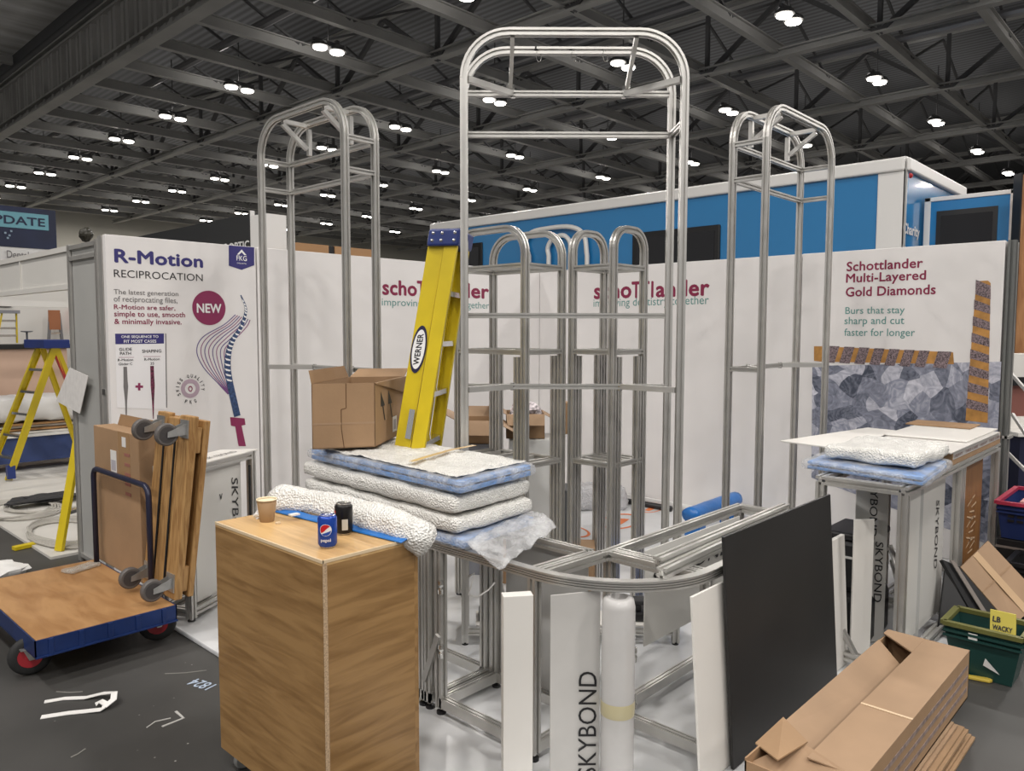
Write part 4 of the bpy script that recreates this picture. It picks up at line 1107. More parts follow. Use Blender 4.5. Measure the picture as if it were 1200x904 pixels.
for nm, a, b, out, upv, L in (('inner_flap', K + vL + U, K + vL + vR * .95 + U, nL * .25, V((0, 0, .9)), .07), ('flap', K + vR + U, K + vL + vR + U, nR * .8, V((0, 0, .25)), .14)):
    mb = MB(); flap(mb, a, b, out, upv, L); mb.build(nm, CARD if nm == 'flap' else CARD_D, t)  # inner flap's shade is put into its darker cardboard colour
mb = MB(); a_ = K + U - nL * .004; b_ = K + vR + U - nL * .004   # outer flap folded down over the long side
mb.hexa([a_ - V((0, 0, .005)), b_ - V((0, 0, .10)) , b_ - V((0, 0, .10)) - nL * .012, a_ - V((0, 0, .005)) - nL * .006, a_, b_, b_ - nL * .012, a_ - nL * .006]); mb.build('flap', CARD, t)
nK = -nR; so = lambda u, z: K + vL * u + V((0, 0, z)) - nR * .001
s_ = MB()
for pts in (((.46, hB), (.46, hB * .62), (.54, hB * .6), (.54, hB * .3), (.5, .0)),):
    for i in range(len(pts) - 1):
        a = so(pts[i][0], pts[i][1]); b = so(pts[i + 1][0], pts[i + 1][1]); d = (b - a).normalized(); w_ = d.cross(nR).normalized() * .0022
        s_.add([a + w_, b + w_, b - w_, a - w_], [(0, 1, 2, 3)])
s_.build('seam', mat('dark_seam', (.12, .06, .025), .9), t)  # dark stepped line along the box seam
MB().add([so(0, hB * .37), so(1.0, hB * .37), so(1.0, hB * .40), so(0, hB * .40)], [(0, 1, 2, 3)]).build('crease', CARD_L, t)
sr = lambda u, z: K + vR * u + V((0, 0, z)) - nL * .0012
for u0 in (.26, .50):
    a = MB(); dx = vR.length
    f_ = lambda x, z: sr(u0 + (x + (z - hB * .5) * -.45) / dx, z)
    a.add([f_(-.009, hB * .36), f_(.009, hB * .36), f_(.009, hB * .62), f_(-.009, hB * .62)], [(0, 1, 2, 3)])
    a.add([f_(-.04, hB * .60), f_(.04, hB * .60), f_(0, hB * .84)], [(0, 1, 2)])
    a.build('up_arrow', INK, t)
MB().add([sr(.55, hB * .10), sr(.70, hB * .10), sr(.70, hB * .36), sr(.55, hB * .36)], [(0, 1, 2, 3)]).build('paper_label', WPAINT, t)
MB().add([sr(.585, hB * .14), sr(.665, hB * .14), sr(.665, hB * .31), sr(.585, hB * .31)], [(0, 1, 2, 3)]).build('label_print', mat('grey_print', (.45, .43, .47), .6), t).location -= nL * .0004

# ================================================================ right counter load
ZRT = ZR
g = 'wrapped panels on the right counter'
Q0 = at(1088, 566, ZRT); 
wrapped('blue edged bubble-wrapped panel overhanging the near end of the right counter', [(-2.40, -4.55), (-1.75, -4.50), (-2.31, -3.93)], ZRT + .002, ZRT + .05, SKYB, WRAP_T, 2, .006, 11, .02, g)
wrapped('puffy bubble-wrapped bundle resting on the overhanging panel at the right', [(-2.26, -4.46), (-1.70, -4.47), (-2.22, -4.02)], ZRT + .062, ZRT + .13, IVORY, WRAP_W, 1, .014, 12, .02, g)
def panelbox(name, label, x0, x1, y0, y1, z0, z1, m, cat, bevel=.002, group=None, rot=0):
    c = V(((x0 + x1) / 2, (y0 + y1) / 2, z0)); M = Matrix.Translation(c) @ Matrix.Rotation(rot, 4, 'Z') @ Matrix.Translation(-c)
    return tag(MB().box((x0, y0, z0), (x1, y1, z1), M).build(name, m, bevel=bevel), label, cat, group)
t = thing('flat_carton', 'shallow cardboard carton with a printed white tape edge under white panels, right counter', 'carton', (-1.05, -4.27, ZRT))
MB().box((-1.65, -4.49, ZRT + .002), (-.44, -4.03, ZRT + .075)).build('carton_body', CARD, t, bevel=.003)
MB().box((-1.64, -4.492, ZRT + .035), (-.46, -4.489, ZRT + .072)).build('printed_tape', mat('grey_tape', (.52, .50, .48), .4), t)
text('lettering', 'HEAVY   TAKE CARE   HEAVY   TAKE CARE', mat('tape_print', (.25, .15, .14), .5), (-1.62, -4.4925, ZRT + .044), (1, 0, 0), (0, 0, 1), w=1.14, h=.018, parent=t, bold=.01)
panelbox('white_sheet_panel', 'white sheet panel lying uppermost on the right counter carton', -1.25, -.42, -4.47, -4.0, ZRT + .088, ZRT + .096, WBOARD, 'sheet panel')
panelbox('white_sheet_panel', 'grey white sheet panel partly covered by a whiter sheet on the right counter', -1.72, -.52, -4.50, -4.0, ZRT + .077, ZRT + .086, mat('grey_white_sheet', (.60, .58, .55), .45), 'sheet panel')
panelbox('white_sheet_panel', 'long white sheet panel sticking out toward the crystal picture behind the bundle', -1.95, -.9, -4.0, -3.70, ZRT + .077, ZRT + .086, WBOARD, 'sheet panel', rot=R(-9))
panelbox('cardboard_sheet', 'flat brown cardboard sheet at the far end of the right counter', -.62, -.34, -4.35, -3.95, ZRT + .098, ZRT + .108, CARD, 'cardboard sheet')

# ================================================================ blue platform trolley
TZ = .24
TX0, TX1, TY0, TY1 = -5.345, -4.655, -1.42, -.18
BLUEM = mat('blue_steel', (.012, .032, .13), .35, .2, nz=(8, .2))
t = tro = thing('platform_trolley', 'blue platform trolley with plywood deck and red hubbed wheels at far left', 'trolley', ((TX0 + TX1) / 2, (TY0 + TY1) / 2, 0))
MB().box((TX0 + .008, TY0 + .008, TZ - .014), (TX1 - .008, TY1 - .008, TZ)).build('deck', PLY, t, bevel=.002)
b = MB()
for lo, hi in (((TX0, TY0, TZ - .085), (TX1, TY0 + .006, TZ - .002)), ((TX0, TY1 - .006, TZ - .085), (TX1, TY1, TZ - .002)), ((TX0, TY0, TZ - .085), (TX0 + .006, TY1, TZ - .002)), ((TX1 - .006, TY0, TZ - .085), (TX1, TY1, TZ - .002)),
               ((TX0, TY0 - .012, TZ - .09), (TX1, TY0 + .03, TZ - .083)), ((TX0 - .0, TY0, TZ - .09), (TX0 + .03, TY1, TZ - .083)), ((TX1 - .03, TY0, TZ - .09), (TX1, TY1, TZ - .083)), ((TX0, TY1 - .03, TZ - .09), (TX1, TY1, TZ - .083))): b.box(lo, hi)
b.build('frame', BLUEM, t)
for i in range(5):
    x = TX0 + .07 + i * (TX1 - TX0 - .14) / 4
    MB().box((x - .012, TY0 - .008, TZ - .084), (x + .012, TY0 + .004, TZ - .004)).build('rib', BLUEM, t, bevel=.002)
TYRE = mat('black_tyre', (.018, .018, .018), .7); HUBR = mat('red_hub', (.36, .02, .03), .4)
for x, y in ((TX0 + .03, TY0 + .20), (TX1 - .04, TY0 + .17), (TX0 + .05, TY1 - .2), (TX1 - .05, TY1 - .2)):
    k = MB(); k.box((x - .05, y - .04, TZ - .096), (x + .05, y + .04, TZ - .09))
    for s in (-1, 1): k.hexa([V((x - .012, y + s * .03 - .002, .085)), V((x + .012, y + s * .03 - .002, .085)), V((x + .012, y + s * .03 + .002, .085)), V((x - .012, y + s * .03 + .002, .085)), V((x - .04, y + s * .03 - .002, TZ - .09)), V((x + .04, y + s * .03 - .002, TZ - .09)), V((x + .04, y + s * .03 + .002, TZ - .09)), V((x - .04, y + s * .03 + .002, TZ - .09))])
    k = k.build('castor', STEEL, t)
    wl = MB(); ax = V((.25, 1, 0)) if x < -5 else V((.45, 1, 0)); ax.normalize()
    wl = wl.lathe([(.055, -.02), (.08, -.022), (.095, -.012), (.1, 0), (.095, .012), (.08, .022), (.055, .02)], (x, y, .101), ax, 28).build('wheel', TYRE, k, smooth=True)
    hb = MB(); hb.lathe([(.056, -.023), (.05, -.017), (.03, -.014), (.012, -.03), (.001, -.03)], (x, y, .101), ax, 24); hb.lathe([(.001, .03), (.012, .03), (.03, .014), (.05, .017), (.056, .023)], (x, y, .101), ax, 24)
    hb.build('hub', HUBR, k)
hy0, hy1 = -.29, -1.16; hzt = .865
pts = [V((-4.685, hy0, TZ - .05)), V((-4.685, hy0, hzt - .06))] + [V((-4.685, hy0 - .06 * (1 - math.cos(a)), hzt - .06 + .06 * math.sin(a))) for a in (.5, 1.0, 1.57)] + [V((-4.685, hy1 + .06 * (1 - math.sin(a)), hzt - .06 + .06 * math.cos(a))) for a in (0, .5, 1.0, 1.57)] + [V((-4.685, hy1, TZ - .05))]
MB().tube(pts, .0165, 12).build('handle', mat('dark_blue_tube', (.02, .022, .05), .35, .2), t, smooth=True)
# tall flat carton leaning on the handle
t = thing('cardboard_box', 'tall flat brown carton with a white label standing on the blue trolley', 'cardboard box', (-4.58, -.55, TZ))
bx = MB().box((-4.645, -.93, TZ + .001), (-4.515, -.20, 1.13)).build('box_body', CARD, t, bevel=.004)
MB().box((-4.6465, -.80, .85), (-4.6450, -.62, 1.129)).build('parcel_tape', TAPE, t)
MB().box((-4.6475, -.585, .86), (-4.6455, -.49, 1.0)).build('paper_label', WPAINT, t)
MB().box((-4.6480, -.575, .875), (-4.6474, -.50, .94)).build('label_print', mat('grey_print', (.45, .43, .47), .6), t)
MB().box((-4.6482, -.745, 1.04), (-4.647, -.685, 1.10)).build('small_label', WPAINT, t)
for i in range(5): MB().box((-4.6475, -.80 + .004 * (i % 2), .985 - i * .06), (-4.6460, -.715, 1.005 - i * .06)).build('faint_print', mat('faint_print', (.30, .12, .09), .8), t)
mb = MB(); flap(mb, (-4.52, -.28, 1.13), (-4.52, -.92, 1.13), (.2, 0, 0), (0, 0, 1), .07); mb.build('flap', CARD_D, t)
q = at(122, 662, TZ); tag(slab((-.10, -.05, 0), (.10, .05, .018), Matrix.Translation(V((-4.80, -.36, TZ + .004))) @ Matrix.Rotation(R(20), 4, 'Z'), .008, 31, 14, 8, 3, .008).build('plastic_film', wrap_material('thin_plastic', (.7, .68, .62), .25, .6), smooth=True), 'crumpled clear plastic film lying on the trolley deck before the carton', 'plastic film')

# furniture dollies on end
def dolly(label, bx, tx, y0, y1, z0, z1, casters, th=.05, tilt=.0):
    t = thing('furniture_dolly', label, 'dolly', (bx, (y0 + y1) / 2, z0), 0, 'furniture dollies stood on the trolley')
    bot = V((bx, 0, z0)); top = V((tx, 0, z1)); d = (top - bot).normalized(); n = V((d.z, 0, -d.x))      # n points to +x (away)
    sk = tilt
    def pt(y, s, k): return bot + (top - bot) * s + n * k + V((0, y + sk * s, 0))
    W_ = y1 - y0; pw = W_ / 3
    for i in range(3):
        a, b = y0 + i * pw + .006, y0 + (i + 1) * pw - .006
        e = .02 * (i % 2)
        MB().hexa([pt(a, 0, 0), pt(b, 0, 0), pt(b, 0, th), pt(a, 0, th), pt(a, 1 - e, 0), pt(b, 1 - e, 0), pt(b, 1 - e, th), pt(a, 1 - e, th)]).build('plank', PINE, t, bevel=.006)
    for s in ((.04, .80) if casters else ()):
        MB().hexa([pt(y0 + .02, s, th), pt(y1 - .02, s, th), pt(y1 - .02, s, th + .03), pt(y0 + .02, s, th + .03), pt(y0 + .02, s + .14, th), pt(y1 - .02, s + .14, th), pt(y1 - .02, s + .14, th + .03), pt(y0 + .02, s + .14, th + .03)]).build('cross_plank', PINE, t, bevel=.004)
    for y in (y0 + W_ * .36, y0 + W_ * .68):
        MB().tube([pt(y + .03 * (s_ - .5), s_, -.004) for s_ in (0.05, .3, .6, .93)], .006, 6).build('strap', BLACK, t)
    if casters:
        for s_ in (.09, .93):
            for y in (y0 + .07, y1 - .07):
                o = pt(y, s_, 0); k = MB(); M = Matrix((( -n.x, 0, d.x, o.x), (0, 1, 0, o.y), (-n.z, 0, d.z, o.z), (0, 0, 0, 1)))   # local x out of the board, z up it
                k.box((.0, -.05, -.05), (.006, .05, .05), M); 
                for q in (-1, 1): k.hexa([M @ V(p) for p in ((.006, q * .028 - .002, -.03), (.105, q * .028 - .002, -.045), (.105, q * .028 + .002, -.045), (.006, q * .028 + .002, -.03), (.006, q * .028 - .002, .03), (.105, q * .028 - .002, -.015), (.105, q * .028 + .002, -.015), (.006, q * .028 + .002, .03))])
                k = k.build('castor', STEEL, t)
                c = M @ V((.10, 0, -.03))
                MB().lathe([(.045, -.018), (.055, -.018), (.062, -.01), (.062, .01), (.055, .018), (.045, .018)], c, (0, 1, 0), 24).build('wheel', mat('grey_rubber', (.11, .10, .095), .5), k, smooth=False)
                MB().lathe([(.001, -.021), (.044, -.020), (.044, .020), (.001, .021)], c, (0, 1, 0), 20).build('wheel_core', mat('dark_core', (.05, .045, .045), .5), k)
    return t
tb = atX(240, 495, -4.47); ta_ = atX(190, 483, -4.47)
dolly('pine furniture dolly stood on end on the trolley, its four castors facing out', -4.655, -4.575, -1.395, -.945, TZ + .012, 1.28, True, .045, -.10)
dolly('second pine furniture dolly on end behind the one whose castors face out', -4.578, -4.497, -1.39, -.97, TZ + .012, 1.25, False, .034, -.10)

# ================================================================ ladders
def rails_ladder(t, base, top, sd, fd, w0, w1, depth_, nstep, m=YEL, rw=.09, th=.025, steps=True, capm=BLUEP):
    """one climbing frame: base/top centre points, sd side dir, fd front dir"""
    base, top, sd, fd = V(base), V(top), V(sd).normalized(), V(fd).normalized()
    for s in (-1, 1):
        a = base + sd * s * w0 / 2; b = top + sd * s * w1 / 2
        mb = MB(); ax = (b - a).normalized(); f2 = (fd - ax * fd.dot(ax)).normalized()
        mb.bar(a, b, th * .35, rw, N=f2)
        for q in (-1, 1): mb.bar(a + f2 * q * (rw / 2 - .004) - sd * s * th * .5, b + f2 * q * (rw / 2 - .004) - sd * s * th * .5, th, .008, N=f2)
        mb.build('rail', m, t)
    if steps:
        for i in range(1, nstep + 1):
            f = i / (nstep + 1); c = base + (top - base) * f; w = (w0 + (w1 - w0) * f) / 2 - .006
            MB().bar(c - sd * w, c + sd * w, rw * .8, .028, N=(0, 0, 1)).build('step', ALU_B, t)
D0 = 4.12
topc = atd(519, 284, D0); fl_ = atd(441, 765, D0); base = V((fl_.x, fl_.y, .035))
hr = V((rt.x, rt.y, 0)).normalized(); hf = V((fw.x, fw.y, 0)).normalized()
side_n = (hr * math.sin(R(9)) + hf * math.cos(R(9))).normalized()      # ladder's width runs mostly away from us
front = (hr * math.cos(R(9)) - hf * math.sin(R(9))).normalized()
t = thing('stepladder', 'tall folded yellow stepladder with a blue cap leaning on the widest arch tower', 'stepladder', tuple(base))
rails_ladder(t, base + side_n * .26 + front * .045, topc + side_n * .17 + front * .042, side_n, front, .50, .30, 0, 7, YEL, .072)
rails_ladder(t, base + side_n * .26 - front * .05, topc + side_n * .17 - front * .042, side_n, front, .46, .28, 0, 0, YEL, .088, .025, False)
lean = (topc - base).normalized()
Mc = Matrix((( front.x, side_n.x, lean.x, topc.x), (front.y, side_n.y, lean.y, topc.y), (front.z, side_n.z, lean.z, topc.z), (0, 0, 0, 1)))
MB().box((-.088, -.005, -.02), (.088, .345, .075), Mc).build('cap', BLUEP, t, bevel=.012)
for x in (-.06, -.01, .06):
    for z in (.01, .05):
        MB().lathe([(.001, .006), (.008, .004), (.010, 0)], Mc @ V((x, -.005, z)), -side_n, 10).build('rivet', ALU_B, t)
for z in (.72, 1.15): 
    c = base + lean * z + side_n * .01 - front * .02
    MB().bar(c, c + lean * .16, .03, .006, N=side_n).build('hinge_plate', ALU_B, t)
# oval maker's badge on the near rail
o = base + side_n * (.26 - .235 + .008) ; ab = atd(488, 408, D0); 
Mb = Matrix((( front.x, side_n.x, lean.x, ab.x), (front.y, side_n.y, lean.y, ab.y), (front.z, side_n.z, lean.z, ab.z), (0, 0, 0, 1)))
k_ = (ab - topc).dot(lean) / (base - topc).dot(lean)
cen_ = topc + (base - topc) * k_ - front * (.042 + .008 * k_) + side_n * (.17 - .14 + (.26 - .23 - .17 + .14) * k_ - .0065)
el = lambda r1, r2, off: [cen_ + front * r1 * math.cos(2 * PI * i / 32) + lean * r2 * math.sin(2 * PI * i / 32) - side_n * off for i in range(32)]
MB().prism(el(.042, .130, .0), -side_n * .002).build('badge', mat('badge_navy', (.015, .012, .05), .4), t)
MB().prism(el(.034, .108, .0022), -side_n * .001).build('badge_face', WINK, t)
text('lettering', 'WERNER', INK, cen_ - lean * .085 + front * .015 - side_n * .0035, lean, -front, w=.17, h=.034, parent=t, bold=.03, lift=.0)
# the yellow A-frame ladder on the neighbouring stand
t = thing('stepladder', 'yellow stepladder with a blue cap standing open on the white sheeted floor at far left', 'stepladder', (-3.8, 4.6, .02))
tp_ = atd(55, 407, 8.6); f1 = at(12, 563, .03); f2_ = at(-16, 557, .03); r1 = at(116, 548, .03); r2 = at(102, 543, .03)
sdv = (f2_ - f1); sdv.z = 0; sdv.normalize()
fc = (f1 + f2_) / 2; rc_ = (r1 + r2) / 2
w_ = (f2_ - f1).length
rails_ladder(t, fc, tp_, sdv, V((0, 0, 1)).cross(sdv), w_ * .9, .34, 0, 5, YEL, .075)
rails_ladder(t, rc_, tp_ + V((.02, 0, 0)), sdv, V((0, 0, 1)).cross(sdv), w_ * .8, .32, 0, 0, YEL, .06, .02, False)
q = tp_; MB().box((-.14, -.22, -.01), (.14, .22, .085), Matrix.Translation(q) @ Matrix.Rotation(math.atan2(sdv.y, sdv.x) - PI / 2, 4, 'Z')).build('cap', BLUEP, t, bevel=.01)
for p in (f1, f2_): MB().box((-.04, -.04, -.01), (.04, .04, .14), Matrix.Translation(p + (tp_ - p) * .02)).build('foot', BLUEP, t)
MB().bar(lerp(rc_, tp_, .95) - sdv * .12, lerp(rc_, tp_, .72) - sdv * .14, .09, .03, N=(1, 0, 0)).build('red_brace', RED, t)
t = thing('stepladder', 'yellow ladder leg planted on the white sheet beside the grey wing panel post', 'ladder', tuple(at(68, 648, .02)))
a = at(68, 646, .025); b = atd(89, 520, (a - CAM).dot(fw) + .12); d_ = (b - a).normalized(); b = a + d_ * 1.75
rails_ladder(t, a + V((.22, .12, 0)), b + V((.17, .09, 0)), V((.22, .12, 0)), V((-.4, .8, 0)), .50, .38, 0, 5, YEL, .07)

# ================================================================ leaning boards at the front right
BLK = mat('matt_black_panel', (.016, .015, .015), .5, nz=(3, .15))
xa = at(849, 630, .95); xb = at(963, 578, .95)
def leaner(name, label, x0, x1, ytop, ybot, ztop, th, m, cat):
    mb = MB(); mb.hexa([(x0, ybot - th, .034), (x1, ybot - th, .034), (x1, ybot, .034), (x0, ybot, .034), (x0, ytop - th, ztop), (x1, ytop - th, ztop), (x1, ytop, ztop), (x0, ytop, ztop)])
    return tag(mb.build(name, m, bevel=.002), label, cat)
leaner('black_board', 'large matt black panel leaning against the front counter', xa.x, xb.x, -4.178, -4.24, .95, .012, BLK, 'panel')
q0 = at(825, 704, .76); q1 = at(851, 690, .76)
leaner('white_board', 'white board leaning on the counter just left of the black panel', q0.x, q0.x + .60, -4.162, -4.215, .76, .010, WBOARD, 'board')
q1 = atY(987, 626, -4.168)
leaner('white_board', 'white board edge showing just right of the black panel', q1.x - .30, q1.x, -4.160, -4.20, q1.z, .02, WBOARD, 'board')

# ================================================================ flattened cartons and the long box
BT = .34
P_ = [at(x, y, BT) for x, y in ((1040, 742), (1132, 766), (1030, 910), (888, 896))]
e0 = (P_[0] + P_[3]) / 2
ly = [-4.475, -4.815]; lx = [-4.08, -2.62]
for i in range(4):
    z = .006 + i * .030; dx = (.10, .06, .02, -.03)[i]; dy = (-.05, -.025, -.04, -.01)[i]
    mb = MB(); x0, x1, y0, y1 = lx[0] - .05 + dx, lx[1] - .22 + dx, ly[1] + dy - .01, ly[0] + dy - .085
    for s in (0, 1): mb.box((x0 + .01 * s, y0 + .012 * s, z + s * .013), (x1 - .015 * s, y1, z + .011 + s * .013))
    mb.box((x0, y1 - .006, z), (x1, y1, z + .024))
    o = mb.build('flattened_carton', (CARD, CARD_L, CARD, CARD_L)[i])
    tag(o, ('lowest', 'second lowest', 'third', 'topmost')[i] + ' flattened brown carton in the pile under the long open box', 'flattened carton', 'flattened cartons under the long box')
zb0 = .128; hbx = BT - zb0
t = thing('cardboard_box', 'long open brown carton lying on flattened cartons in the right foreground', 'cardboard box', ((lx[0] + lx[1]) / 2, (ly[0] + ly[1]) / 2, zb0))
mb = MB(); th = .006
x0, x1, y1, y0 = lx[0], lx[1], ly[0], ly[1]
mb.box((x0, y0, zb0), (x1, y1, zb0 + th)); mb.box((x0, y0, zb0), (x1, y0 + th, BT - .001)); mb.box((x0, y1 - th, zb0), (x1, y1, BT - .01)); mb.box((x1 - th, y0, zb0), (x1, y1, BT - .002)); mb.box((x0, y0, zb0), (x0 + th, y1, BT - .02))
mb.build('box_body', CARD, t)
ym = (y0 + y1) / 2 + .015
f = MB(); f.box((x0 + .12, y0, BT - .001), (x1, ym - .005, BT + .004)); f.build('top_flap', CARD_L, t)
f = MB(); f.hexa([(x1 - .20, ym - .005, BT - .001), (x1, ym - .005, BT - .001), (x1, y1, BT + .0), (x1 - .06, y1, BT + .0), (x1 - .20, ym - .005, BT + .005), (x1, ym - .005, BT + .005), (x1, y1, BT + .006), (x1 - .06, y1, BT + .006)]); f.build('end_flap', CARD_L, t)
f = MB(); f.hexa([(x0 + .18, y1 - .004, BT - .004), (x1 - .14, y1 - .004, BT - .004), (x1 - .22, ym + .01, BT - .085), (x0 + .22, ym + .01, BT - .075), (x0 + .18, y1 - .004, BT + .001), (x1 - .14, y1 - .004, BT + .001), (x1 - .22, ym + .01, BT - .080), (x0 + .22, ym + .01, BT - .070)]); f.build('sunken_flap', CARD_L, t)
f = MB(); f.hexa([(x0 - .02, y0 + .01, BT - .05), (x0 + .10, y0 + .01, BT + .002), (x0 + .20, y1 - .10, BT + .003), (x0 + .03, y1 + .01, BT - .055), (x0 - .02, y0 + .01, BT - .045), (x0 + .10, y0 + .01, BT + .007), (x0 + .20, y1 - .10, BT + .008), (x0 + .03, y1 + .01, BT - .05)]); f.build('end_flap', CARD_L, t)
f = MB(); f.hexa([(x0 + .03, y1 - .10, BT + .004), (x0 + .20, y1 - .13, BT + .009), (x0 + .30, y1 + .0, BT + .012), (x0 + .12, y1 + .02, BT - .02), (x0 + .03, y1 - .10, BT + .009), (x0 + .20, y1 - .13, BT + .014), (x0 + .30, y1 + .0, BT + .017), (x0 + .12, y1 + .02, BT - .015)]); f.build('torn_flap', CARD, t)
f = MB(); xm = x0 + .62; f.hexa([(xm, y0 - .001, BT + .0045), (xm + .012, y0 - .001, BT + .0045), (xm + .012, ym - .005, BT + .0045), (xm, ym - .005, BT + .0045), (xm, y0 - .001, BT + .0065), (xm + .012, y0 - .001, BT + .0065), (xm + .012, ym - .005, BT + .0065), (xm, ym - .005, BT + .0065)]); f.build('seam_tape', mat('pale_seam', (.66, .50, .33), .5), t)
for z in (.17, .22, .27): MB().box((x0 + .1, y0 - .0015, z), (x1 - .03, y0 - .0002, z + .018)).build('side_crease', mat('violet_grey_print', (.25, .19, .17), .6, nz=(30, .4)), t)

# ================================================================ crates at the right
GRN = mat('dark_green_plastic', (.010, .048, .042), .4)
def crate(name, label, x0, x1, y0, y1, z0, z1, m, rimm, tp=.04, slots=True, hint='crate', ribs=True):
    t = thing(name, label, hint, ((x0 + x1) / 2, (y0 + y1) / 2, z0))
    mb = MB(); th = .008
    def ring(z, k): return [(x0 + tp * k, y0 + tp * k, z), (x1 - tp * k, y0 + tp * k, z), (x1 - tp * k, y1 - tp * k, z), (x0 + tp * k, y1 - tp * k, z)]
    def ringi(z, k): return [(x0 + tp * k + th, y0 + tp * k + th, z), (x1 - tp * k - th, y0 + tp * k + th, z), (x1 - tp * k - th, y1 - tp * k - th, z), (x0 + tp * k + th, y1 - tp * k - th, z)]
    v = ring(z0, 1) + ring(z1, 0) + ringi(z1, 0) + ringi(z0 + th, 1)
    fs = [(0, 3, 2, 1), (12, 13, 14, 15)]
    for i in range(4):
        j = (i + 1) % 4
        for k in range(3): fs.append((k * 4 + i, k * 4 + j, k * 4 + 4 + j, k * 4 + 4 + i))
    mb.add(v, fs).build('tub', m, t)
    r = MB()
    for a, b in (((x0, y0), (x1, y0)), ((x1, y0), (x1, y1)), ((x1, y1), (x0, y1)), ((x0, y1), (x0, y0))):
        r.bar((*a, z1), (*b, z1), .03, .022)
    r.build('rim', rimm, t)
    if ribs:
        r = MB(); r.bar((x0 - .004, y0, z1 - .035), (x0 - .004, y1, z1 - .035), .014, .012); r.bar((x0 - .004, y0, z1 - .06), (x0 - .004, y1, z1 - .06), .012, .010); r.bar((x0, y0 - .004, z1 - .035), (x1, y0 - .004, z1 - .035), .014, .012)
        r.build('rib', m, t)
    return t
GX0, GX1, GY0, GY1, GZ = -2.10, -1.83, -4.93, -4.585, .265
t = crate('storage_crate', 'dark green plastic crate with a yellow label inside, on the dark floor at right', GX0, GX1, GY0, GY1, .002, GZ, GRN, mat('olive_rim', (.13, .13, .035), .45), .045)
y_ = MB(); y_.hexa([(GX0 + .06, GY0 + .04, GZ - .02), (GX0 + .06, GY0 + .15, GZ - .02), (GX0 + .07, GY0 + .15, GZ - .02), (GX0 + .07, GY0 + .04, GZ - .02), (GX0 + .10, GY0 + .05, GZ + .085), (GX0 + .10, GY0 + .16, GZ + .085), (GX0 + .11, GY0 + .16, GZ + .085), (GX0 + .11, GY0 + .05, GZ + .085)])
o = y_.build('yellow_sign', mat('yellow_card', (.50, .42, .06), .5)); tag(o, 'small yellow card with black capitals poking out of the green crate', 'sign')
n_ = V((-.105, 0, .04)).normalized(); up2 = V((.04, 0, .105)).normalized()
text('lettering', 'LB', INK, V((GX0 + .080, GY0 + .145, GZ + .035)) , (0, -1, 0), up2, w=.035, h=.028, parent=o, bold=.04, lift=.002)
text('lettering', 'WACKY', INK, V((GX0 + .066, GY0 + .142, GZ - .0)), (0, -1, 0), up2, w=.085, h=.026, parent=o, bold=.04, lift=.002)
MB().box((GX0 - .007, -4.74, GZ - .055), (GX0 - .002, -4.70, GZ - .025)).build('crate_label', WPAINT, t)
MB().add([(GX0 + .032, -4.76, .11), (GX0 + .034, -4.80, .07), (GX0 + .026, -4.77, .06)], [(0, 1, 2)]).build('paper_flag', WPAINT, t) if False else None
tag(MB().prism([(GX0 + .012, -4.775, .125), (GX0 + .028, -4.835, .055), (GX0 + .02, -4.765, .085)], (-.003, 0, 0)).build('paper_scrap', WPAINT), 'white triangular paper scrap stuck on the green crate side', 'scrap')
# black crate with its lid up behind
BX0, BX1, BY0, BY1 = -1.42, -.95, -5.05, -4.60
t = crate('storage_crate', 'black plastic crate standing behind the tilted brown and black carton', -1.0, -.66, -5.10, -4.66, .002, .34, BLACK, BLACK, .03)
# tilted brown and black carton
DQ = 4.75
q = [atd(x, y, d) for x, y, d in ((1126, 665, 4.38), (1186, 735, 4.28), (1222, 702, 4.50), (1158, 634, 4.64))]
nn = (q[1] - q[0]).cross(q[3] - q[0]).normalized()
if nn.z < 0: nn = -nn
t = thing('cardboard_box', 'tilted brown carton with a black edge lying behind the green crate at right', 'cardboard box', tuple((q[0] + q[2]) / 2 - nn * .1))
MB().prism(q, -nn * .012).build('box_panel', CARD_L, t)
q2 = [atd(x, y, d) for x, y, d in ((1104, 656, 4.38), (1152, 742, 4.26), (1186, 735, 4.285), (1126, 665, 4.385))]
MB().prism(q2, -nn * .02).build('black_side', BLACK, t)
q3 = [atd(x, y, d) for x, y, d in ((1113, 657, 4.37), (1163, 738, 4.26), (1168, 737, 4.265), (1118, 658, 4.37))]
MB().prism(q3, nn * .004).build('grey_strip', mat('grey_strip', (.22, .19, .17), .5), t)
tp2 = [lerp(q[0], q[3], .42) + nn * .001, lerp(q[1], q[2], .42) + nn * .001, lerp(q[1], q[2], .58) + nn * .001, lerp(q[0], q[3], .58) + nn * .001]
qd = [atd(x, y, d) for x, y, d in ((1108, 668, 4.38), (1150, 742, 4.25), (1200, 742, 4.27), (1200, 765, 4.23), (1100, 737, 4.30))]
MB().prism(qd, -nn * .012).build('black_base', BLACK, t)
MB().prism(tp2, nn * .0012).build('parcel_tape', mat('pale_tape', (.56, .39, .24), .22), t)
MB().prism([lerp(q[0], q[1], .42) + nn * .001, lerp(q[3], q[2], .42) + nn * .001, lerp(q[3], q[2], .435) + nn * .001, lerp(q[0], q[1], .435) + nn * .001], nn * .0008).build('crease', CARD, t)
MB().prism([q[0] - nn * .012, q[1] - nn * .012, q[1] - nn * .08, q[0] - nn * .12], (q[3] - q[0]) * .03).build('box_side', CARD_D, t)
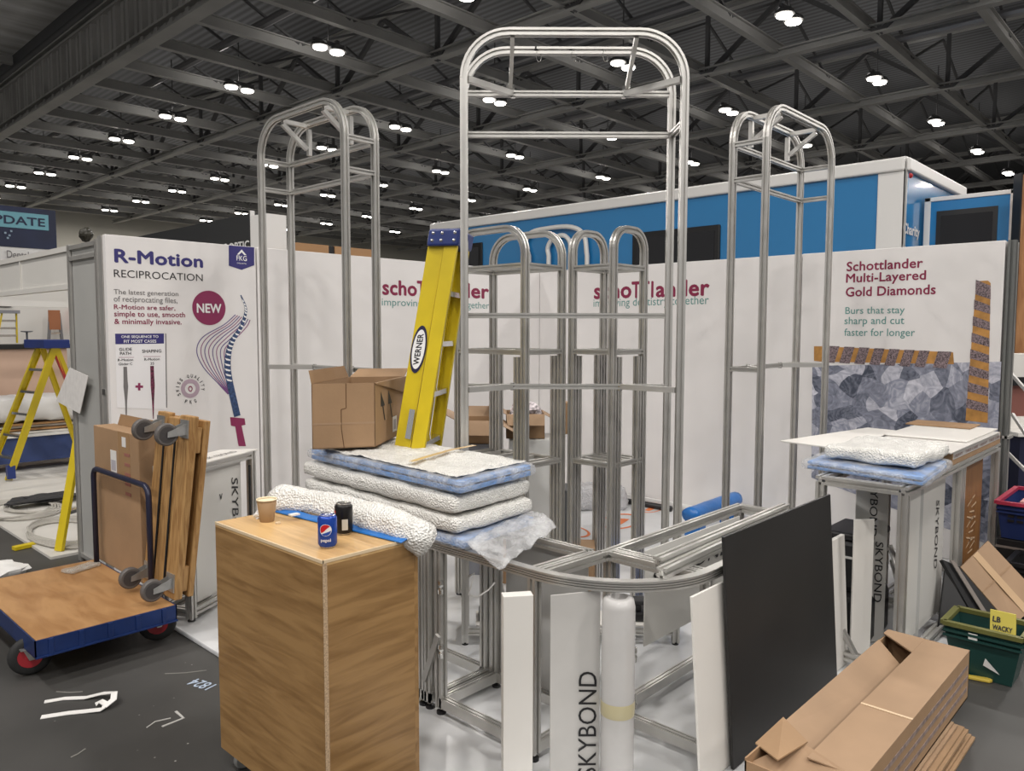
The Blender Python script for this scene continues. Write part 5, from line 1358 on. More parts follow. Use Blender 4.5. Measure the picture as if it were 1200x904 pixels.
# blue crate on a dark plinth
CX0, CX1, CY0, CY1 = -.62, .02, -4.93, -4.52
t = thing('flight_case', 'black storage case under the blue crate at the right edge', 'case', ((CX0 + CX1) / 2, (CY0 + CY1) / 2, .002))
MB().box((CX0 + .04, CY0, .002), (CX1, CY1, .395)).build('case_body', BLACK, t, bevel=.01)
MB().box((CX0 + .035, CY0 - .004, .33), (CX1 + .004, CY1 + .004, .345)).build('trim_band', mat('grey_strip', (.22, .19, .17), .5), t)
t = crate('storage_crate', 'navy blue plastic crate with a red rim full of books at the right edge', CX0, CX1, CY0, CY1, .40, .635, mat('navy_plastic', (.012, .028, .12), .4), mat('red_rim', (.40, .03, .07), .4), .03)
sl = MB()
for i in range(6):
    for j in range(2): sl.box((CX0 + .004, CY0 + .06 + i * .05, .515 + j * .03), (CX0 + .012, CY0 + .095 + i * .05, .53 + j * .03))
sl.build('grip_slots', BLACK, t)
for i, (c_, dy) in enumerate((((.62, .53, .36), 0), ((.55, .62, .55), .09), ((.60, .30, .28), .18))):
    tag(MB().box((CX0 + .10, CY0 + .04 + dy, .50), (CX0 + .40, CY0 + .12 + dy, .64 + .012 * (2 - i))).build('book', mat('paper_cover_%d' % i, c_, .5), bevel=.003), ('cream covered', 'pale green', 'dusty pink')[i] + ' book standing in the navy crate', 'book', 'books in the navy crate')
c = at(1143, 797, 0); M = Matrix.Translation(V((c.x, c.y, .002))) @ Matrix.Rotation(R(-75), 4, 'Z')
tag(MB().prism([M @ V(p) for p in ((-.07, -.014, 0), (.06, -.02, 0), (.075, .0, 0), (.06, .016, 0), (-.07, .012, 0), (-.085, .0, 0))], (0, 0, .016)).build('yellow_wrapper', mat('yellow_wrapper', (.62, .46, .07), .4), bevel=.004), 'yellow wrapper lying on the dark floor before the green crate', 'wrapper')
panelbox('timber_offcut', 'pale timber offcut lying behind the tilted carton near the brown panel', -1.35, -.75, -4.60, -4.55, .52, .56, CARD_L, 'timber offcut', rot=R(6)) if False else None

# ================================================================ floor litter
def ribbon(name, label, pts, wd_, m, cat):
    mb = MB(); n = len(pts); P = [V(p) for p in pts]; vs = []
    for i, p in enumerate(P):
        d = P[min(n - 1, i + 1)] - P[max(0, i - 1)]; nn = V((-d.y, d.x, 0)).normalized() * wd_ / 2
        vs += [p + nn, p - nn]
    mb.add(vs, [(2 * i, 2 * i + 1, 2 * i + 3, 2 * i + 2) for i in range(n - 1)])
    return tag(mb.build(name, m, solid=.003), label, cat)
g0 = lambda x, y, z=.004: at(x, y, z)
pp = [g0(48, 841), g0(80, 836), g0(100, 834), g0(118, 832, .008), g0(126, 826, .02), g0(118, 822, .03), g0(112, 826, .02)]
pp2 = [g0(52, 823), g0(75, 819), g0(100, 818, .006), g0(120, 813, .02), g0(134, 812, .04), g0(133, 820, .03), g0(122, 829, .016)]
ribbon('plastic_strap', 'nearer end of white plastic strap lying curled on the dark floor by the trolley', pp, .035, WPAINT, 'strap')
ribbon('plastic_strap', 'farther looped length of white plastic strap lying on the dark floor by the trolley', pp2, .03, WPAINT, 'strap')
CHW = mat('blue_white_chalk', (.42, .50, .62), .9)
o_ = g0(254, 803, .001); d_ = (g0(232, 796, .001) - o_); d_.z = 0
n2_ = V((0, 0, 1)).cross(d_)
q = text('floor_number', '1824', CHW, o_, d_, n2_, w=.14, h=.07, parent=None, bold=.01, lift=.001)
tag(q, 'blue white number chalked on the dark floor beside the oak cabinet', 'floor marking')
for i, pts in enumerate((((206, 834), (215, 842), (190, 852)), ((172, 853), (182, 846), (200, 842)))):
    ribbon('chalk_mark', ('angled white chalk mark on the dark floor below the strap', 'curved faint chalk scratch on the dark floor beside the angled mark')[i], [g0(x, y, .002) for x, y in pts], (.012, .006)[i], mat('white_chalk', (.45, .44, .42), .9), 'floor marking')
for i, (a, b) in enumerate((((66, 811), (97, 811)), ((193, 790), (242, 786)), ((83, 888), (100, 878)))):
    ribbon('chalk_mark', ('short pale scratch on the dark floor above the white strap', 'long pale scratch on the dark floor beside the platform edge', 'pale scratch on the dark floor at the bottom edge')[i], [g0(*a, .002), g0((a[0] + b[0]) / 2, (a[1] + b[1]) / 2 + 1, .002), g0(*b, .002)], .006, mat('faint_chalk', (.20, .195, .18), .9), 'floor marking')

# ================================================================ clutter inside the stand
def simplebox(name, label, c, sx, sy, h, m, cat, z0=.032, rot=0, bevel=.004, group=None):
    M = Matrix.Translation(V((c[0], c[1], 0))) @ Matrix.Rotation(rot, 4, 'Z')
    return tag(MB().box((-sx / 2, -sy / 2, z0), (sx / 2, sy / 2, z0 + h), M).build(name, m, bevel=bevel), label, cat, group)
WB = mat('white_plastic', (.70, .71, .70), .35)
c = atd(626, 560, 5.75)
simplebox('white_bin', 'white storage bin behind the left shelf tower carrying open cartons', c, .38, .38, .93, WB, 'storage bin', rot=R(45))
def open_carton(label, c, s1, s2, h, z0, rot, flaps=(1, 1, 1, 1), m=CARD, fill=None, lab=None):
    M = Matrix.Translation(V((c[0], c[1], z0))) @ Matrix.Rotation(rot, 4, 'Z')
    t = thing('cardboard_box', label, 'cardboard box', (c[0], c[1], z0))
    K = M @ V((-s1 / 2, -s2 / 2, 0)); u = (M.to_3x3() @ V((s1, 0, 0))); v = (M.to_3x3() @ V((0, s2, 0)))
    openbox(K, v, u, h).build('box_body', m, t)
    U = V((0, 0, h)); un, vn = u.normalized(), v.normalized()
    for k, (a, b, out) in enumerate(((K + U, K + u + U, -vn), (K + u + U, K + u + v + U, un), (K + u + v + U, K + v + U, vn), (K + v + U, K + U, -un))):
        if flaps[k]:
            mb = MB(); flap(mb, a, b, out * .8, V((0, 0, -.45 if k in (0, 3) else .4)), .14 * flaps[k]); mb.build('flap', CARD_L, t)
    return t
ctr = V((c.x, c.y, 0))
zz = .964
ca_ = atd(602, 500, 5.72)
open_carton('open carton stuffed with paper on the white bin, seen through the left shelf tower', (c.x - .04, c.y + .06), .30, .28, .18, zz, R(44), (1, 0, 1, 1))
PAP = mat('printed_paper', (.55, .50, .52), .6, nz=(40, .8))
q = atd(622, 473, 5.8); lump('paper_wad', 'crumpled printed paper spilling from the open carton on the white bin', 'paper', (c.x - .03, c.y + .07, zz + .10), .11, .11, .08, PAP, 5, .5, 12)
cb = atd(647, 490, 5.9)
simplebox('cardboard_box', 'small closed carton at the back of the white bin, right of the stuffed one', (cb.x + .05, cb.y - .06), .14, .16, .24, CARD, 'cardboard box', .964, R(45))
cc_ = atd(560, 540, 5.5)
simplebox('trestle_box', 'grey plastic tote under the open carton behind the ladder foot', cc_, .30, .30, .93, mat('grey_tote', (.25, .26, .30), .4), 'storage tote', rot=R(45))
open_carton('wide open carton with splayed flaps left of the white bin', (cc_.x, cc_.y), .30, .26, .16, .964, R(40), (1.2, 1, 1, 1.2))
cd = atd(597, 585, 5.3)
simplebox('cardboard_box', 'brown carton standing on the stand floor under the wrapped stack edge', cd, .24, .22, .50, CARD, 'cardboard box', rot=R(40))
ce = atd(590, 565, 5.0)
t = thing('stay_bar', 'thin aluminium stay bar slanting down beside the wrapped stack', 'stay bar', tuple(atd(618, 614, 4.75)))
MB().bar(atd(607, 545, 4.75), atd(619, 615, 4.72), .022, .012).build('bar', ALU_B, t); MB().cyl(atd(619, 611, 4.71), atd(619, 611, 4.69), .008, 10).build('bolt', BLACK, t)
# plastic bag, black roll
cbag = at(702, 592, .03)
wp = wrap_material('grey_poly', (.62, .62, .64), .55, .9, .15)
o = slab((-.30, -.18, .032), (.30, .18, .26), Matrix.Translation(V((cbag.x - .12, cbag.y - .02, 0))) @ Matrix.Rotation(R(-40), 4, 'Z'), .03, 41, 18, 14, 8, .06).build('plastic_bag', wp, smooth=True)
tag(o, 'crumpled grey plastic bag on the stand floor in the far corner', 'plastic bag')
simplebox('storage_tote', 'dark grey tote half hidden behind the shelf towers', atd(660, 580, 6.4), .3, .25, .42, mat('dark_tote', (.08, .085, .09), .4), 'storage tote', rot=R(45))
a = at(736, 583, .06); b = at(792, 592, .06)
tag(MB().tube([V((-.14, -1.12, .06)), V((-.12, -1.5, .06)), V((-.12, -1.78, .06))], .028, 10).build('black_tube', BLACK, smooth=True), 'short black tube lying along the foot of the right wall', 'tube')
# small brown flap poking up behind the counter
simplebox('cardboard_box', 'small brown carton on the floor between the shelf towers and the counter', atd(686, 618, 4.9), .20, .12, .36, CARD, 'cardboard box', rot=R(38))
# printed film marks on the stand floor
def floor_print(label, px, sx, sy, rot, name='floor_print'):
    c = at(*px, .0315); mb = MB()
    M = Matrix.Translation(V((c.x, c.y, .0305))) @ Matrix.Rotation(rot, 4, 'Z')
    n = 28
    vs = []; 
    for i in range(n):
        a = 2 * PI * i / n
        for r in (1.0, .86): vs.append(M @ V((sx * r * math.cos(a), sy * r * math.sin(a), .002)))
    mb.add(vs, [(2 * i, 2 * i + 1, (2 * i + 3) % (2 * n), (2 * i + 2) % (2 * n)) for i in range(n)])
    mb.add([M @ V(p) for p in ((-.5 * sx, -.2 * sy, .002), (.35 * sx, -.35 * sy, .002), (.3 * sx, .35 * sy, .002), (-.4 * sx, .3 * sy, .002))], [(0, 1, 2, 3)])
    return tag(mb.build(name, ORANGE), label, 'floor marking')
floor_print('orange oval printed on the floor film beyond the right shelf tower', (727, 611), .30, .17, R(20))
floor_print('orange mark printed on the floor film beside the small brown carton', (668, 622), .24, .14, R(70))
o = floor_print('orange mark printed on the floor film at the foot of the right wall', (762, 597), .16, .10, R(10))
# white film sheets lying on the floor
# blue wrapped rolls
p0, p1 = at(806, 606, .24), at(876, 580, .24)
p0 = V((-1.02, -2.47, .20)); p1 = V((-.16, -2.43, .20))
p0 = at(808, 604, .26); p1 = p0 + V((.84, .03, 0))
cr = [lerp(p0, p1, i / 16) for i in range(17)]
mb = MB(); vs = []
for i, p in enumerate(cr):
    for k in range(16):
        a = 2 * PI * k / 16; r = .058 * (1 + .10 * noise.noise(V((math.cos(a), math.sin(a), i * .4)) * 1.8))
        vs.append(p + V((0, r * math.cos(a) * 1.3, r * math.sin(a))))
mb.add(vs, [(i * 16 + k, i * 16 + (k + 1) % 16, (i + 1) * 16 + (k + 1) % 16, (i + 1) * 16 + k) for i in range(16) for k in range(16)] + [tuple(reversed(range(16))), tuple(256 + k for k in range(16))])
tag(mb.build('blue_roll', BLUEF, smooth=True), 'bright blue plastic wrapped roll along the foot of the right wall', 'wrapped roll')
for f in (.12, .88):
    q = lerp(p0, p1, f); simplebox('blue_block', ('blue foam block under the near end of the blue roll', 'blue foam block under the wall end of the blue roll')[f > .5], q, .10, .14, p0.z - .062 - .032, BLUEF, 'block')
c = at(785, 640, .20); simplebox('blue_crate', 'small blue plastic tub on the stand floor behind the widest arch tower', atd(783, 622, 4.75), .22, .16, .34, mat('bright_blue_tub', (.01, .10, .42), .4), 'tub', rot=R(44))
# black tool on the big arch's base rail
def drill(c, label):
    t = thing('battery_charger', label, 'charger', (c[0], c[1], c[2]))
    M = Matrix.Translation(V(c)) @ Matrix.Rotation(R(-45), 4, 'Z')
    MB().box((-.11, -.07, .0), (.11, .07, .05), M).build('base', BLACK, t, bevel=.01)
    MB().box((-.09, -.05, .05), (.03, .05, .085), M).build('cradle', BLACK, t, bevel=.008)
    MB().box((-.02, -.045, .085), (.06, .045, .11), M).build('battery', RUBBER, t, bevel=.006)
m1 = lerp(P3(FL, .03), P3(FR, .03), .83)
shelfm = lerp(P3(FL, 0), P3(FR, 0), .5)
d_ = (P3(FR, 0) - P3(FL, 0)).normalized()
pb = MB(); e0_ = P3(FL, 0) + d_ * .06; e1_ = P3(FR, 0) - d_ * .06; ndv = nd.normalized()
pb.hexa([e0_ + ndv * .03 + V((0, 0, .118)), e1_ + ndv * .03 + V((0, 0, .118)), e1_ + ndv * .25 + V((0, 0, .118)), e0_ + ndv * .25 + V((0, 0, .118)), e0_ + ndv * .03 + V((0, 0, .126)), e1_ + ndv * .03 + V((0, 0, .126)), e1_ + ndv * .25 + V((0, 0, .126)), e0_ + ndv * .25 + V((0, 0, .126))])
tag(pb.build('plinth_board', WBOARD), 'white base board resting on the widest arch tower bottom rails', 'board')
a = m1 + ndv * .14; drill((a.x, a.y, .128), 'black battery charger on the base board under the arch tower, right side')
a = lerp(P3(FL, .03), P3(FR, .03), .16) + ndv * .14; drill((a.x, a.y, .128), 'black battery charger on the base board under the arch tower, left side')
# thin white cable hanging by the counter
tag(MB().tube([atd(x, y, 3.55) for x, y in ((549, 676), (556, 672), (552, 688), (549, 697), (560, 700), (572, 692), (580, 683))], .004, 6).build('cable', WPAINT, smooth=True), 'thin white cable looping behind the counter left arm', 'cable')

# ================================================================ neighbouring stand on the left
SHL = mat('shell_white', (.66, .645, .61), .45, nz=(1.5, .03)); SHG = mat('wing_grey', (.40, .40, .385), .4, nz=(1, .1))
t = thing('wing_panel', 'grey shell-scheme wing panel with slotted posts left of the R-Motion panel', 'wing panel', (-4.45, .42, 0))
MB().box((-4.455, .17, .02), (-4.435, .70, 2.36)).build('panel_sheet', SHG, t)
for y in (.155, .72): MB().bar((-4.45, y, 0), (-4.45, y, 2.375), .05, .05, N=(1, 0, 0), sec=slot(.05)).build('post', ALU_D, t)
for z in (2.35, 2.27, .05): MB().bar((-4.455, .175, z), (-4.455, .70, z), .04, .03).build('rail', ALU_D, t)
MB().box((-4.475, .06, 1.30), (-4.46, .12, 1.34)).build('clip', ALU_B, t)
t = thing('shell_fascia', 'white shell-scheme fascia running to the left edge above the open neighbouring stand', 'fascia', (-4.45, 2.2, 2.05))
MB().box((-4.46, .75, 2.09), (-4.44, 3.9, 2.33)).build('fascia_board', SHL, t)
for z in (2.35, 2.07): MB().bar((-4.45, .745, z), (-4.45, 3.9, z), .05, .04).build('rail', SHL, t)
for y in (1.95, 3.15): MB().bar((-4.463, y, 2.09), (-4.463, y, 2.33), .02, .02, N=(1, 0, 0)).build('mullion', SHL, t)
MB().bar((-4.45, 3.92, 0), (-4.45, 3.92, 2.375), .05, .05, N=(1, 0, 0), sec=slot(.05)).build('post', ALU_D, t)
for x in (-3.2, -2.2): pass
MB().box((-4.44, .75, 2.0), (-3.9, 3.9, 2.03)).build('ceiling_grid', SHL, t) if False else None
struct(MB().box((-4.3, 6.6, .02), (1.6, 6.64, 2.37)).build('wall_neighbour', SHL))
t = thing('cross_beam', 'white aluminium cross beam under the neighbouring stand fascia', 'beam', (-3, 4.2, 2.0))
MB().bar((-4.42, 4.6, 2.05), (1.5, 4.6, 2.05), .05, .07).build('beam', SHL, t); MB().bar((1.5, 4.6, .02), (1.5, 4.6, 2.03), .05, .05).build('post', SHL, t); MB().bar((-4.42, 4.6, .02), (-4.42, 4.6, 2.03), .05, .05).build('post', SHL, t)
t = thing('display_counter', 'pinkish beige counter with a black top on the neighbouring stand', 'counter', (-3.6, 5.9, .02))
MB().box((-4.2, 5.86, .022), (-2.95, 6.2, 1.50)).build('counter_body', mat('pink_beige', (.52, .36, .27), .6, nz=(2, .06)), t, bevel=.004)
MB().box((-4.25, 5.82, 1.502), (-2.9, 6.25, 1.56)).build('counter_top', BLACK, t, bevel=.004)
t = thing('stepladder', 'small distant yellow stepladder on the black counter top at the left edge', 'stepladder', (-3.6, 5.8, 1.56))
b0 = atY(8, 402, 6.0); 
rails_ladder(t, V((b0.x, 6.0, 1.575)), V((b0.x + .04, 6.0, 1.96)), (1, 0, 0), (0, 1, 0), .24, .17, 0, 3, YEL, .04, .012)
MB().box((b0.x - .07, 5.94, 1.96), (b0.x + .15, 6.06, 2.0)).build('cap', mat('grey_cap', (.2, .2, .22), .5), t)
def stool(px, yb, Y, zt_):
    c = atY(px, yb, Y)
    t = thing('pedestal_stand', 'small grey pedestal stand on the black counter top by the neighbour ladder', 'pedestal', (c.x, Y, 1.562))
    MB().lathe([(.05, 0), (.05, .008), (.012, .012), (.012, zt_ - .02), (.07, zt_ - .012), (.07, zt_)], (c.x, Y, 1.562), n=16).build('pedestal', mat('dark_grey_metal', (.10, .11, .13), .4, .4), t)
stool(32, 404, 6.0, .17)
t = thing('stepladder', 'distant wooden topped grey stepladder against the neighbour back wall', 'stepladder', (-2.7, 6.2, .02))
c = atY(65, 400, 6.3)
rails_ladder(t, V((c.x, 6.32, .03)), V((c.x + .03, 6.40, 1.98)), (1, 0, 0), (0, 1, 0), .42, .13, 0, 6, mat('grey_metal', (.2, .2, .21), .4, .5), .05)
MB().box((c.x - .05, 6.36, 1.75), (c.x + .09, 6.40, 2.02)).build('top_board', mat('rust_board', (.32, .12, .05), .6), t)
t = thing('fire_point', 'small red equipment point on the neighbour back wall beside the post', 'fire point', (c.x + .35, 6.58, 1.9))
MB().box((c.x + .28, 6.50, 1.72), (c.x + .42, 6.59, 2.05)).build('cabinet_box', RED, t, bevel=.006); MB().box((c.x + .30, 6.495, 1.92), (c.x + .40, 6.505, 1.98)).build('sign', WPAINT, t)
for nm, px in (('white_notice', 27), ):
    pass
tag(MB().box((-3.62, 6.57, 2.06), (-3.40, 6.598, 2.10)).build('wall_sign', BLACK), 'small black sign high on the neighbour back wall', 'sign')
# blue skirted table with sheets
t = thing('trestle_table', 'low table with a blue skirt on the neighbouring stand', 'table', (-3.6, 5.0, .02))
MB().box((-4.15, 5.12, .13), (-2.7, 5.60, .44)).build('skirt', mat('blue_skirt', (.03, .055, .17), .6, nz=(6, .15)), t)
MB().box((-4.2, 5.08, .44), (-2.6, 5.65, .475)).build('table_top', WPAINT, t, bevel=.004)
for x in (-4.1, -2.75): MB().bar((x, 5.3, .021), (x, 5.3, .13), .05, .05, N=(1, 0, 0)).build('leg', STEEL, t)
for i, (m_, dx, dy, w_) in enumerate(((WBOARD, 0, 0, 1.2), (PLY, -.05, .03, 1.1), (WBOARD, .1, .06, 1.0), (PLY, .2, .0, .7))):
    panelbox('sheet_stack', ('white sheet lying on the blue skirted table', 'plywood sheet over the white one on the blue skirted table', 'white sheet over the plywood on the blue skirted table', 'topmost plywood sheet on the blue skirted table')[i], -4.1 + dx, -4.1 + dx + w_, 5.10 + dy, 5.58 + dy, .48 + i * .035, .505 + i * .035, m_, 'sheet', rot=R(3 * i - 4), group='sheets on the blue table')
o = slab((-.75, -.35, 0), (.75, .30, .30), Matrix.Translation(V((-3.55, 5.40, .63))), .03, 51, 20, 12, 6, .08).build('dust_sheet', mat('dust_sheet', (.68, .67, .66), .6), smooth=True); tag(o, 'heap of white dust sheets on top of the blue skirted table', 'dust sheet')
# cables on the sheeted floor
CABLE = mat('dirty_white_cable', (.42, .40, .36), .6)
def coil(label, px, r1, r2, n, seed):
    c = at(*px, .03); random.seed(seed); pts = []
    for i in range(n * 16):
        a = 2 * PI * i / 16; k = 1 + .22 * math.sin(i * .37 + seed) ; pts.append(V((c.x + r1 * k * math.cos(a), c.y + r2 * k * math.sin(a), .032 + .004 * (i % 16 > 8) + .0035 * (i // 16))))
    return tag(MB().tube(pts, .010, 6).build('cable_coil', CABLE, smooth=True), label, 'cable')
coil('coil of off-white cable on the sheeted floor beside the yellow ladder leg', (74, 624), .28, .55, 5, 3)
coil('heap of off-white cable on the sheeted floor, left of the black cloth', (18, 600), .32, .45, 6, 8)
coil('stretched heap of off-white cable on the sheeted floor behind the black cloth', (66, 590), .36, .36, 4, 5)
q = at(52, 588, .05); lump('black_cloth', 'crumpled black cloth lying on the off-white cable', 'cloth', (q.x, q.y, .05), .30, .14, .035, RUBBER, 9, .5, 12)
q = at(38, 641, 0); M = Matrix.Translation(V((q.x, q.y, .003))) @ Matrix.Rotation(R(10), 4, 'Z')
tag(MB().box((-.14, -.03, 0), (.14, .03, .03), M).build('yellow_offcut', YEL, bevel=.003), 'short yellow offcut lying where the white sheet meets the dark floor', 'offcut')
q = at(0, 676, 0); lump('white_sack', 'white cloth bundle at the left edge behind the trolley', 'cloth', (q.x - .05, q.y, .002), .22, .18, .05, WPAINT, 12, .3, 10)
# black lino strip edge
pp_ = [atd(x, y, 6.1) for x, y in ((82, 431), (104, 440), (94, 486), (65, 470))]
pp_ = [V((-4.49, p.y, p.z)) for p in [atX(x, y, -4.49) for x, y in ((82, 431), (104, 441), (94, 485), (66, 470))]]
tag(MB().prism(pp_, (-.004, 0, 0)).build('paper_notice', mat('paper_white', (.72, .70, .68), .6, nz=(20, .08))), 'white sheet of paper taped askew on the grey wing panel post', 'paper notice')

# ================================================================ distant stands on the left
DG = mat('charcoal_header', (.035, .036, .038), .5)
t = thing('header_sign', 'charcoal header sign reading ORASCOPTIC above the R-Motion panel', 'header sign', (-.9, 7.0, 0))
MB().box((-1.0, 4.42, 2.3), (-.6, 10.5, 3.37)).build('header_box', DG, t)
for y in (4.55, 10.3): MB().box((-.95, y - .08, 0), (-.65, y + .08, 2.3)).build('leg', DG, t)
MB().box((-1.03, 4.40, 2.3), (-.97, 4.42, 3.40)).build('edge_strip', WPAINT, t)
a = atX(242, 292, -1.0); b = atX(292.5, 287, -1.0)
text('lettering', 'ORASC', WINK, V((-1.0, a.y, 2.895)), (0, -1, 0), (0, 0, 1), w=(a.y - b.y) * .50, h=.115, parent=t, bold=.0, lift=.004)
text('lettering', 'OPTIC', WINK, V((-1.0, a.y - (a.y - b.y) * .54, 2.895)), (0, -1, 0), (0, 0, 1), w=(a.y - b.y) * .46, h=.115, parent=t, bold=.03, lift=.004)
p = atd(310, 250, 8.3); q = atd(337, 252, 8.3)
tag(MB().box((p.x, p.y - .02, 0), (q.x + .08, p.y + .3, p.z)).build('white_column', WPAINT), 'white boxed column rising behind the back wall beside the charcoal header', 'column')
t = thing('timber_wall', 'brown timber partition top behind the left back wall with a black gap', 'partition', (-1.8, 1.35, 0))
p = atY(345, 284, 1.3); q = atY(436, 297, 1.3)
MB().box((p.x, 1.3, 0), (lerp(p, q, .42).x, 1.36, p.z)).build('timber_board', mat('ply_brown', (.36, .20, .09), .6), t); MB().box((lerp(p, q, .50).x, 1.3, 0), (q.x, 1.36, p.z)).build('timber_board', mat('ply_brown', (.36, .20, .09), .6), t)
MB().box((lerp(p, q, .42).x, 1.31, 0), (lerp(p, q, .50).x, 1.35, p.z - .005)).build('gap_shade', BLACK, t)  # black strip painting the shade of the gap between the boards
t = thing('header_wall', 'tall blue header wall ending in UPDATE at the far left edge', 'header wall', (-1.6, 14, 0))
p = atY(0, 240, 14); q = atY(65, 247, 14); r_ = atY(65, 293, 14)
x0 = p.x - 1.0
NB = mat('night_blue', (.010, .017, .055), .5, nz=(.8, .5))
MB().box((x0, 14.0, r_.z), (q.x, 14.2, q.z)).build('header_board', NB, t); MB().box((x0, 14.02, 0), (q.x, 14.18, r_.z)).build('lower_wall', WPAINT, t)
a = atY(0, 266, 14); b = atY(57, 270.5, 14); c_ = atY(57, 252.5, 14)
MB().box((x0 + .1, 13.985, b.z), (b.x, 14.0, c_.z)).build('pale_band', mat('aqua_band', (.17, .42, .50), .5), t)
tx = text('lettering', 'UPDATE', NB, V((b.x - 1.27, 13.985, b.z + .08)), (1, 0, 0), (0, 0, 1), w=1.20, h=c_.z - b.z - .16, parent=t, bold=.02, lift=.006)
a = atY(8, 302, 14); text('lettering', 'Dental', GREYINK, V((a.x, 14.02, a.z)), (1, 0, 0), (0, 0, 1), w=.42, h=.16, parent=t, lift=.03)
for i, (px, py) in enumerate(((6, 273), (11, 276), (9, 279), (13, 271))):
    s_ = atY(px, py, 13.99); MB().box((s_.x - .02, 13.975, s_.z - .02), (s_.x + .02, 13.985, s_.z + .02)).build('dot_print', mat('pale_dot', (.3, .4, .5), .5), t)
c = atX(101, 279, -4.45); lump('dark_ornament', 'small dark rounded object perched on top of the grey wing panel', 'object', (-4.45, min(.68, c.y), 2.376), .045, .06, .05, mat('dark_olive', (.02, .018, .01), .5), 4, .2, 10)

# ================================================================ blue trailer behind the right wall
TB = mat('trailer_blue', (.025, .20, .46), .16, 0, nz=(.5, .05), coat=.5); TW = mat('trailer_white', (.78, .77, .75), .3)
GLS = mat('dark_glass', (.012, .012, .014), .06)
X_ = 3.35; YN = -2.72; YF = 5.65; ZTP = 3.78; X2 = 5.95
t = thing('trailer', 'long blue and white trailer parked behind the right stand wall', 'trailer', (4.6, 1.5, 0))
MB().box((X_, YN, .75), (X2, YF, ZTP - .12)).build('body', TB, t)
MB().box((X_ + .05, YN + .1, .55), (X2 - .05, YF - .1, .75)).build('chassis', BLACK, t)
rim = MB()
for a, b in (((X_, YN), (X_, YF)), ((X2, YN), (X2, YF)), ((X_, YN), (X2, YN)), ((X_, YF), (X2, YF))):
    rim.bar((*a, ZTP - .09), (*b, ZTP - .09), .10, .15)
rim.build('roof_rim', TW, t, bevel=.02)
MB().box((X_ - .02, YN - .02, ZTP - .05), (X2 + .02, YF + .02, ZTP)).build('roof', TW, t, bevel=.02)
pc = atX(1030, 186, X_)
for (xa_, ya_) in ((X_, YN), (X2, YN), (X_, YF), (X2, YF)):
    s1 = 1 if xa_ == X_ else -1; s2 = 1 if ya_ == YN else -1
    m = MB(); m.box((min(xa_ - .015 * s1, xa_ + .02 * s1), min(ya_ - .015 * s2, ya_ + .30 * s2), .75), (max(xa_ - .015 * s1, xa_ + .02 * s1), max(ya_ - .015 * s2, ya_ + .30 * s2), ZTP - .05))
    m.box((min(xa_ - .015 * s1, xa_ + .05 * s1), min(ya_ - .015 * s2, ya_ + .02 * s2), .75), (max(xa_ - .015 * s1, xa_ + .05 * s1), max(ya_ - .015 * s2, ya_ + .02 * s2), ZTP - .05)); m.build('corner_pillar', TW, t, bevel=.01)
def tw(p0_, p1_, nm='window'):
    a = atX(*p0_, X_); b = atX(*p1_, X_)
    f = MB().box((X_ - .03, b.y, b.z), (X_ + .01, a.y, a.z)).build(nm, BLACK, t, bevel=.03)
    MB().box((X_ - .036, b.y + .07, b.z + .07), (X_ - .028, a.y - .07, a.z - .07)).build('pane', GLS, f)
a1 = atX(742, 272, X_); b1 = atX(845, 263, X_)
f = MB().box((X_ - .03, b1.y, 1.9), (X_ + .01, a1.y, b1.z)).build('window', BLACK, t, bevel=.03); MB().box((X_ - .036, b1.y + .08, 1.98), (X_ - .028, a1.y - .08, b1.z - .08)).build('pane', GLS, f)
a1 = atX(520, 285, X_); b1 = atX(566, 284, X_)
f = MB().box((X_ - .03, b1.y, 1.9), (X_ + .01, a1.y, b1.z)).build('window', BLACK, t, bevel=.03); MB().box((X_ - .036, b1.y + .08, 1.98), (X_ - .028, a1.y - .08, b1.z - .08)).build('pane', GLS, f)
for y in (.4, 1.5):
    for x in (X_ + .15, X2 - .15):
        w_ = MB().lathe([(.2, -.12), (.42, -.12), (.47, -.06), (.47, .06), (.42, .12), (.2, .12)], (x, y, .47), (1, 0, 0), 28).build('wheel', TYRE, t); MB().lathe([(.001, -.1), (.2, -.11), (.2, .11), (.001, .1)], (x, y, .47), (1, 0, 0), 20).build('hub', STEEL, w_)
for y in (YN - .03,):
    for x in (X_ + .06, X2 - .06): MB().lathe([(.03, 0), (.03, .02), (.01, .035)], (x, y, ZTP - .22), (0, -1, 0), 12).build('marker_lamp', RED, t)
yE = YN - .021
a = atY(1057, 277, YN); b = atY(1076, 281, YN); h_ = atY(1057, 260, YN)
text('lettering', 'Charity', WINK, V((a.x, YN, a.z)), (1, 0, 0), (0, 0, 1), w=b.x - a.x, h=None, parent=t, bold=.03, lift=.012, anchor='base') if False else text('lettering', 'Charity', WINK, V((a.x, YN, a.z + .0)), (1, 0, 0), (0, 0, 1), w=b.x - a.x, h=h_.z - a.z, parent=t, bold=.03, lift=.012, anchor='bottom')
text('lettering', 'Dental', WINK, V((a.x, YN, a.z - .36)), (1, 0, 0), (0, 0, 1), w=(b.x - a.x) * .97, h=.26, parent=t, bold=.03, lift=.012, anchor='bottom')
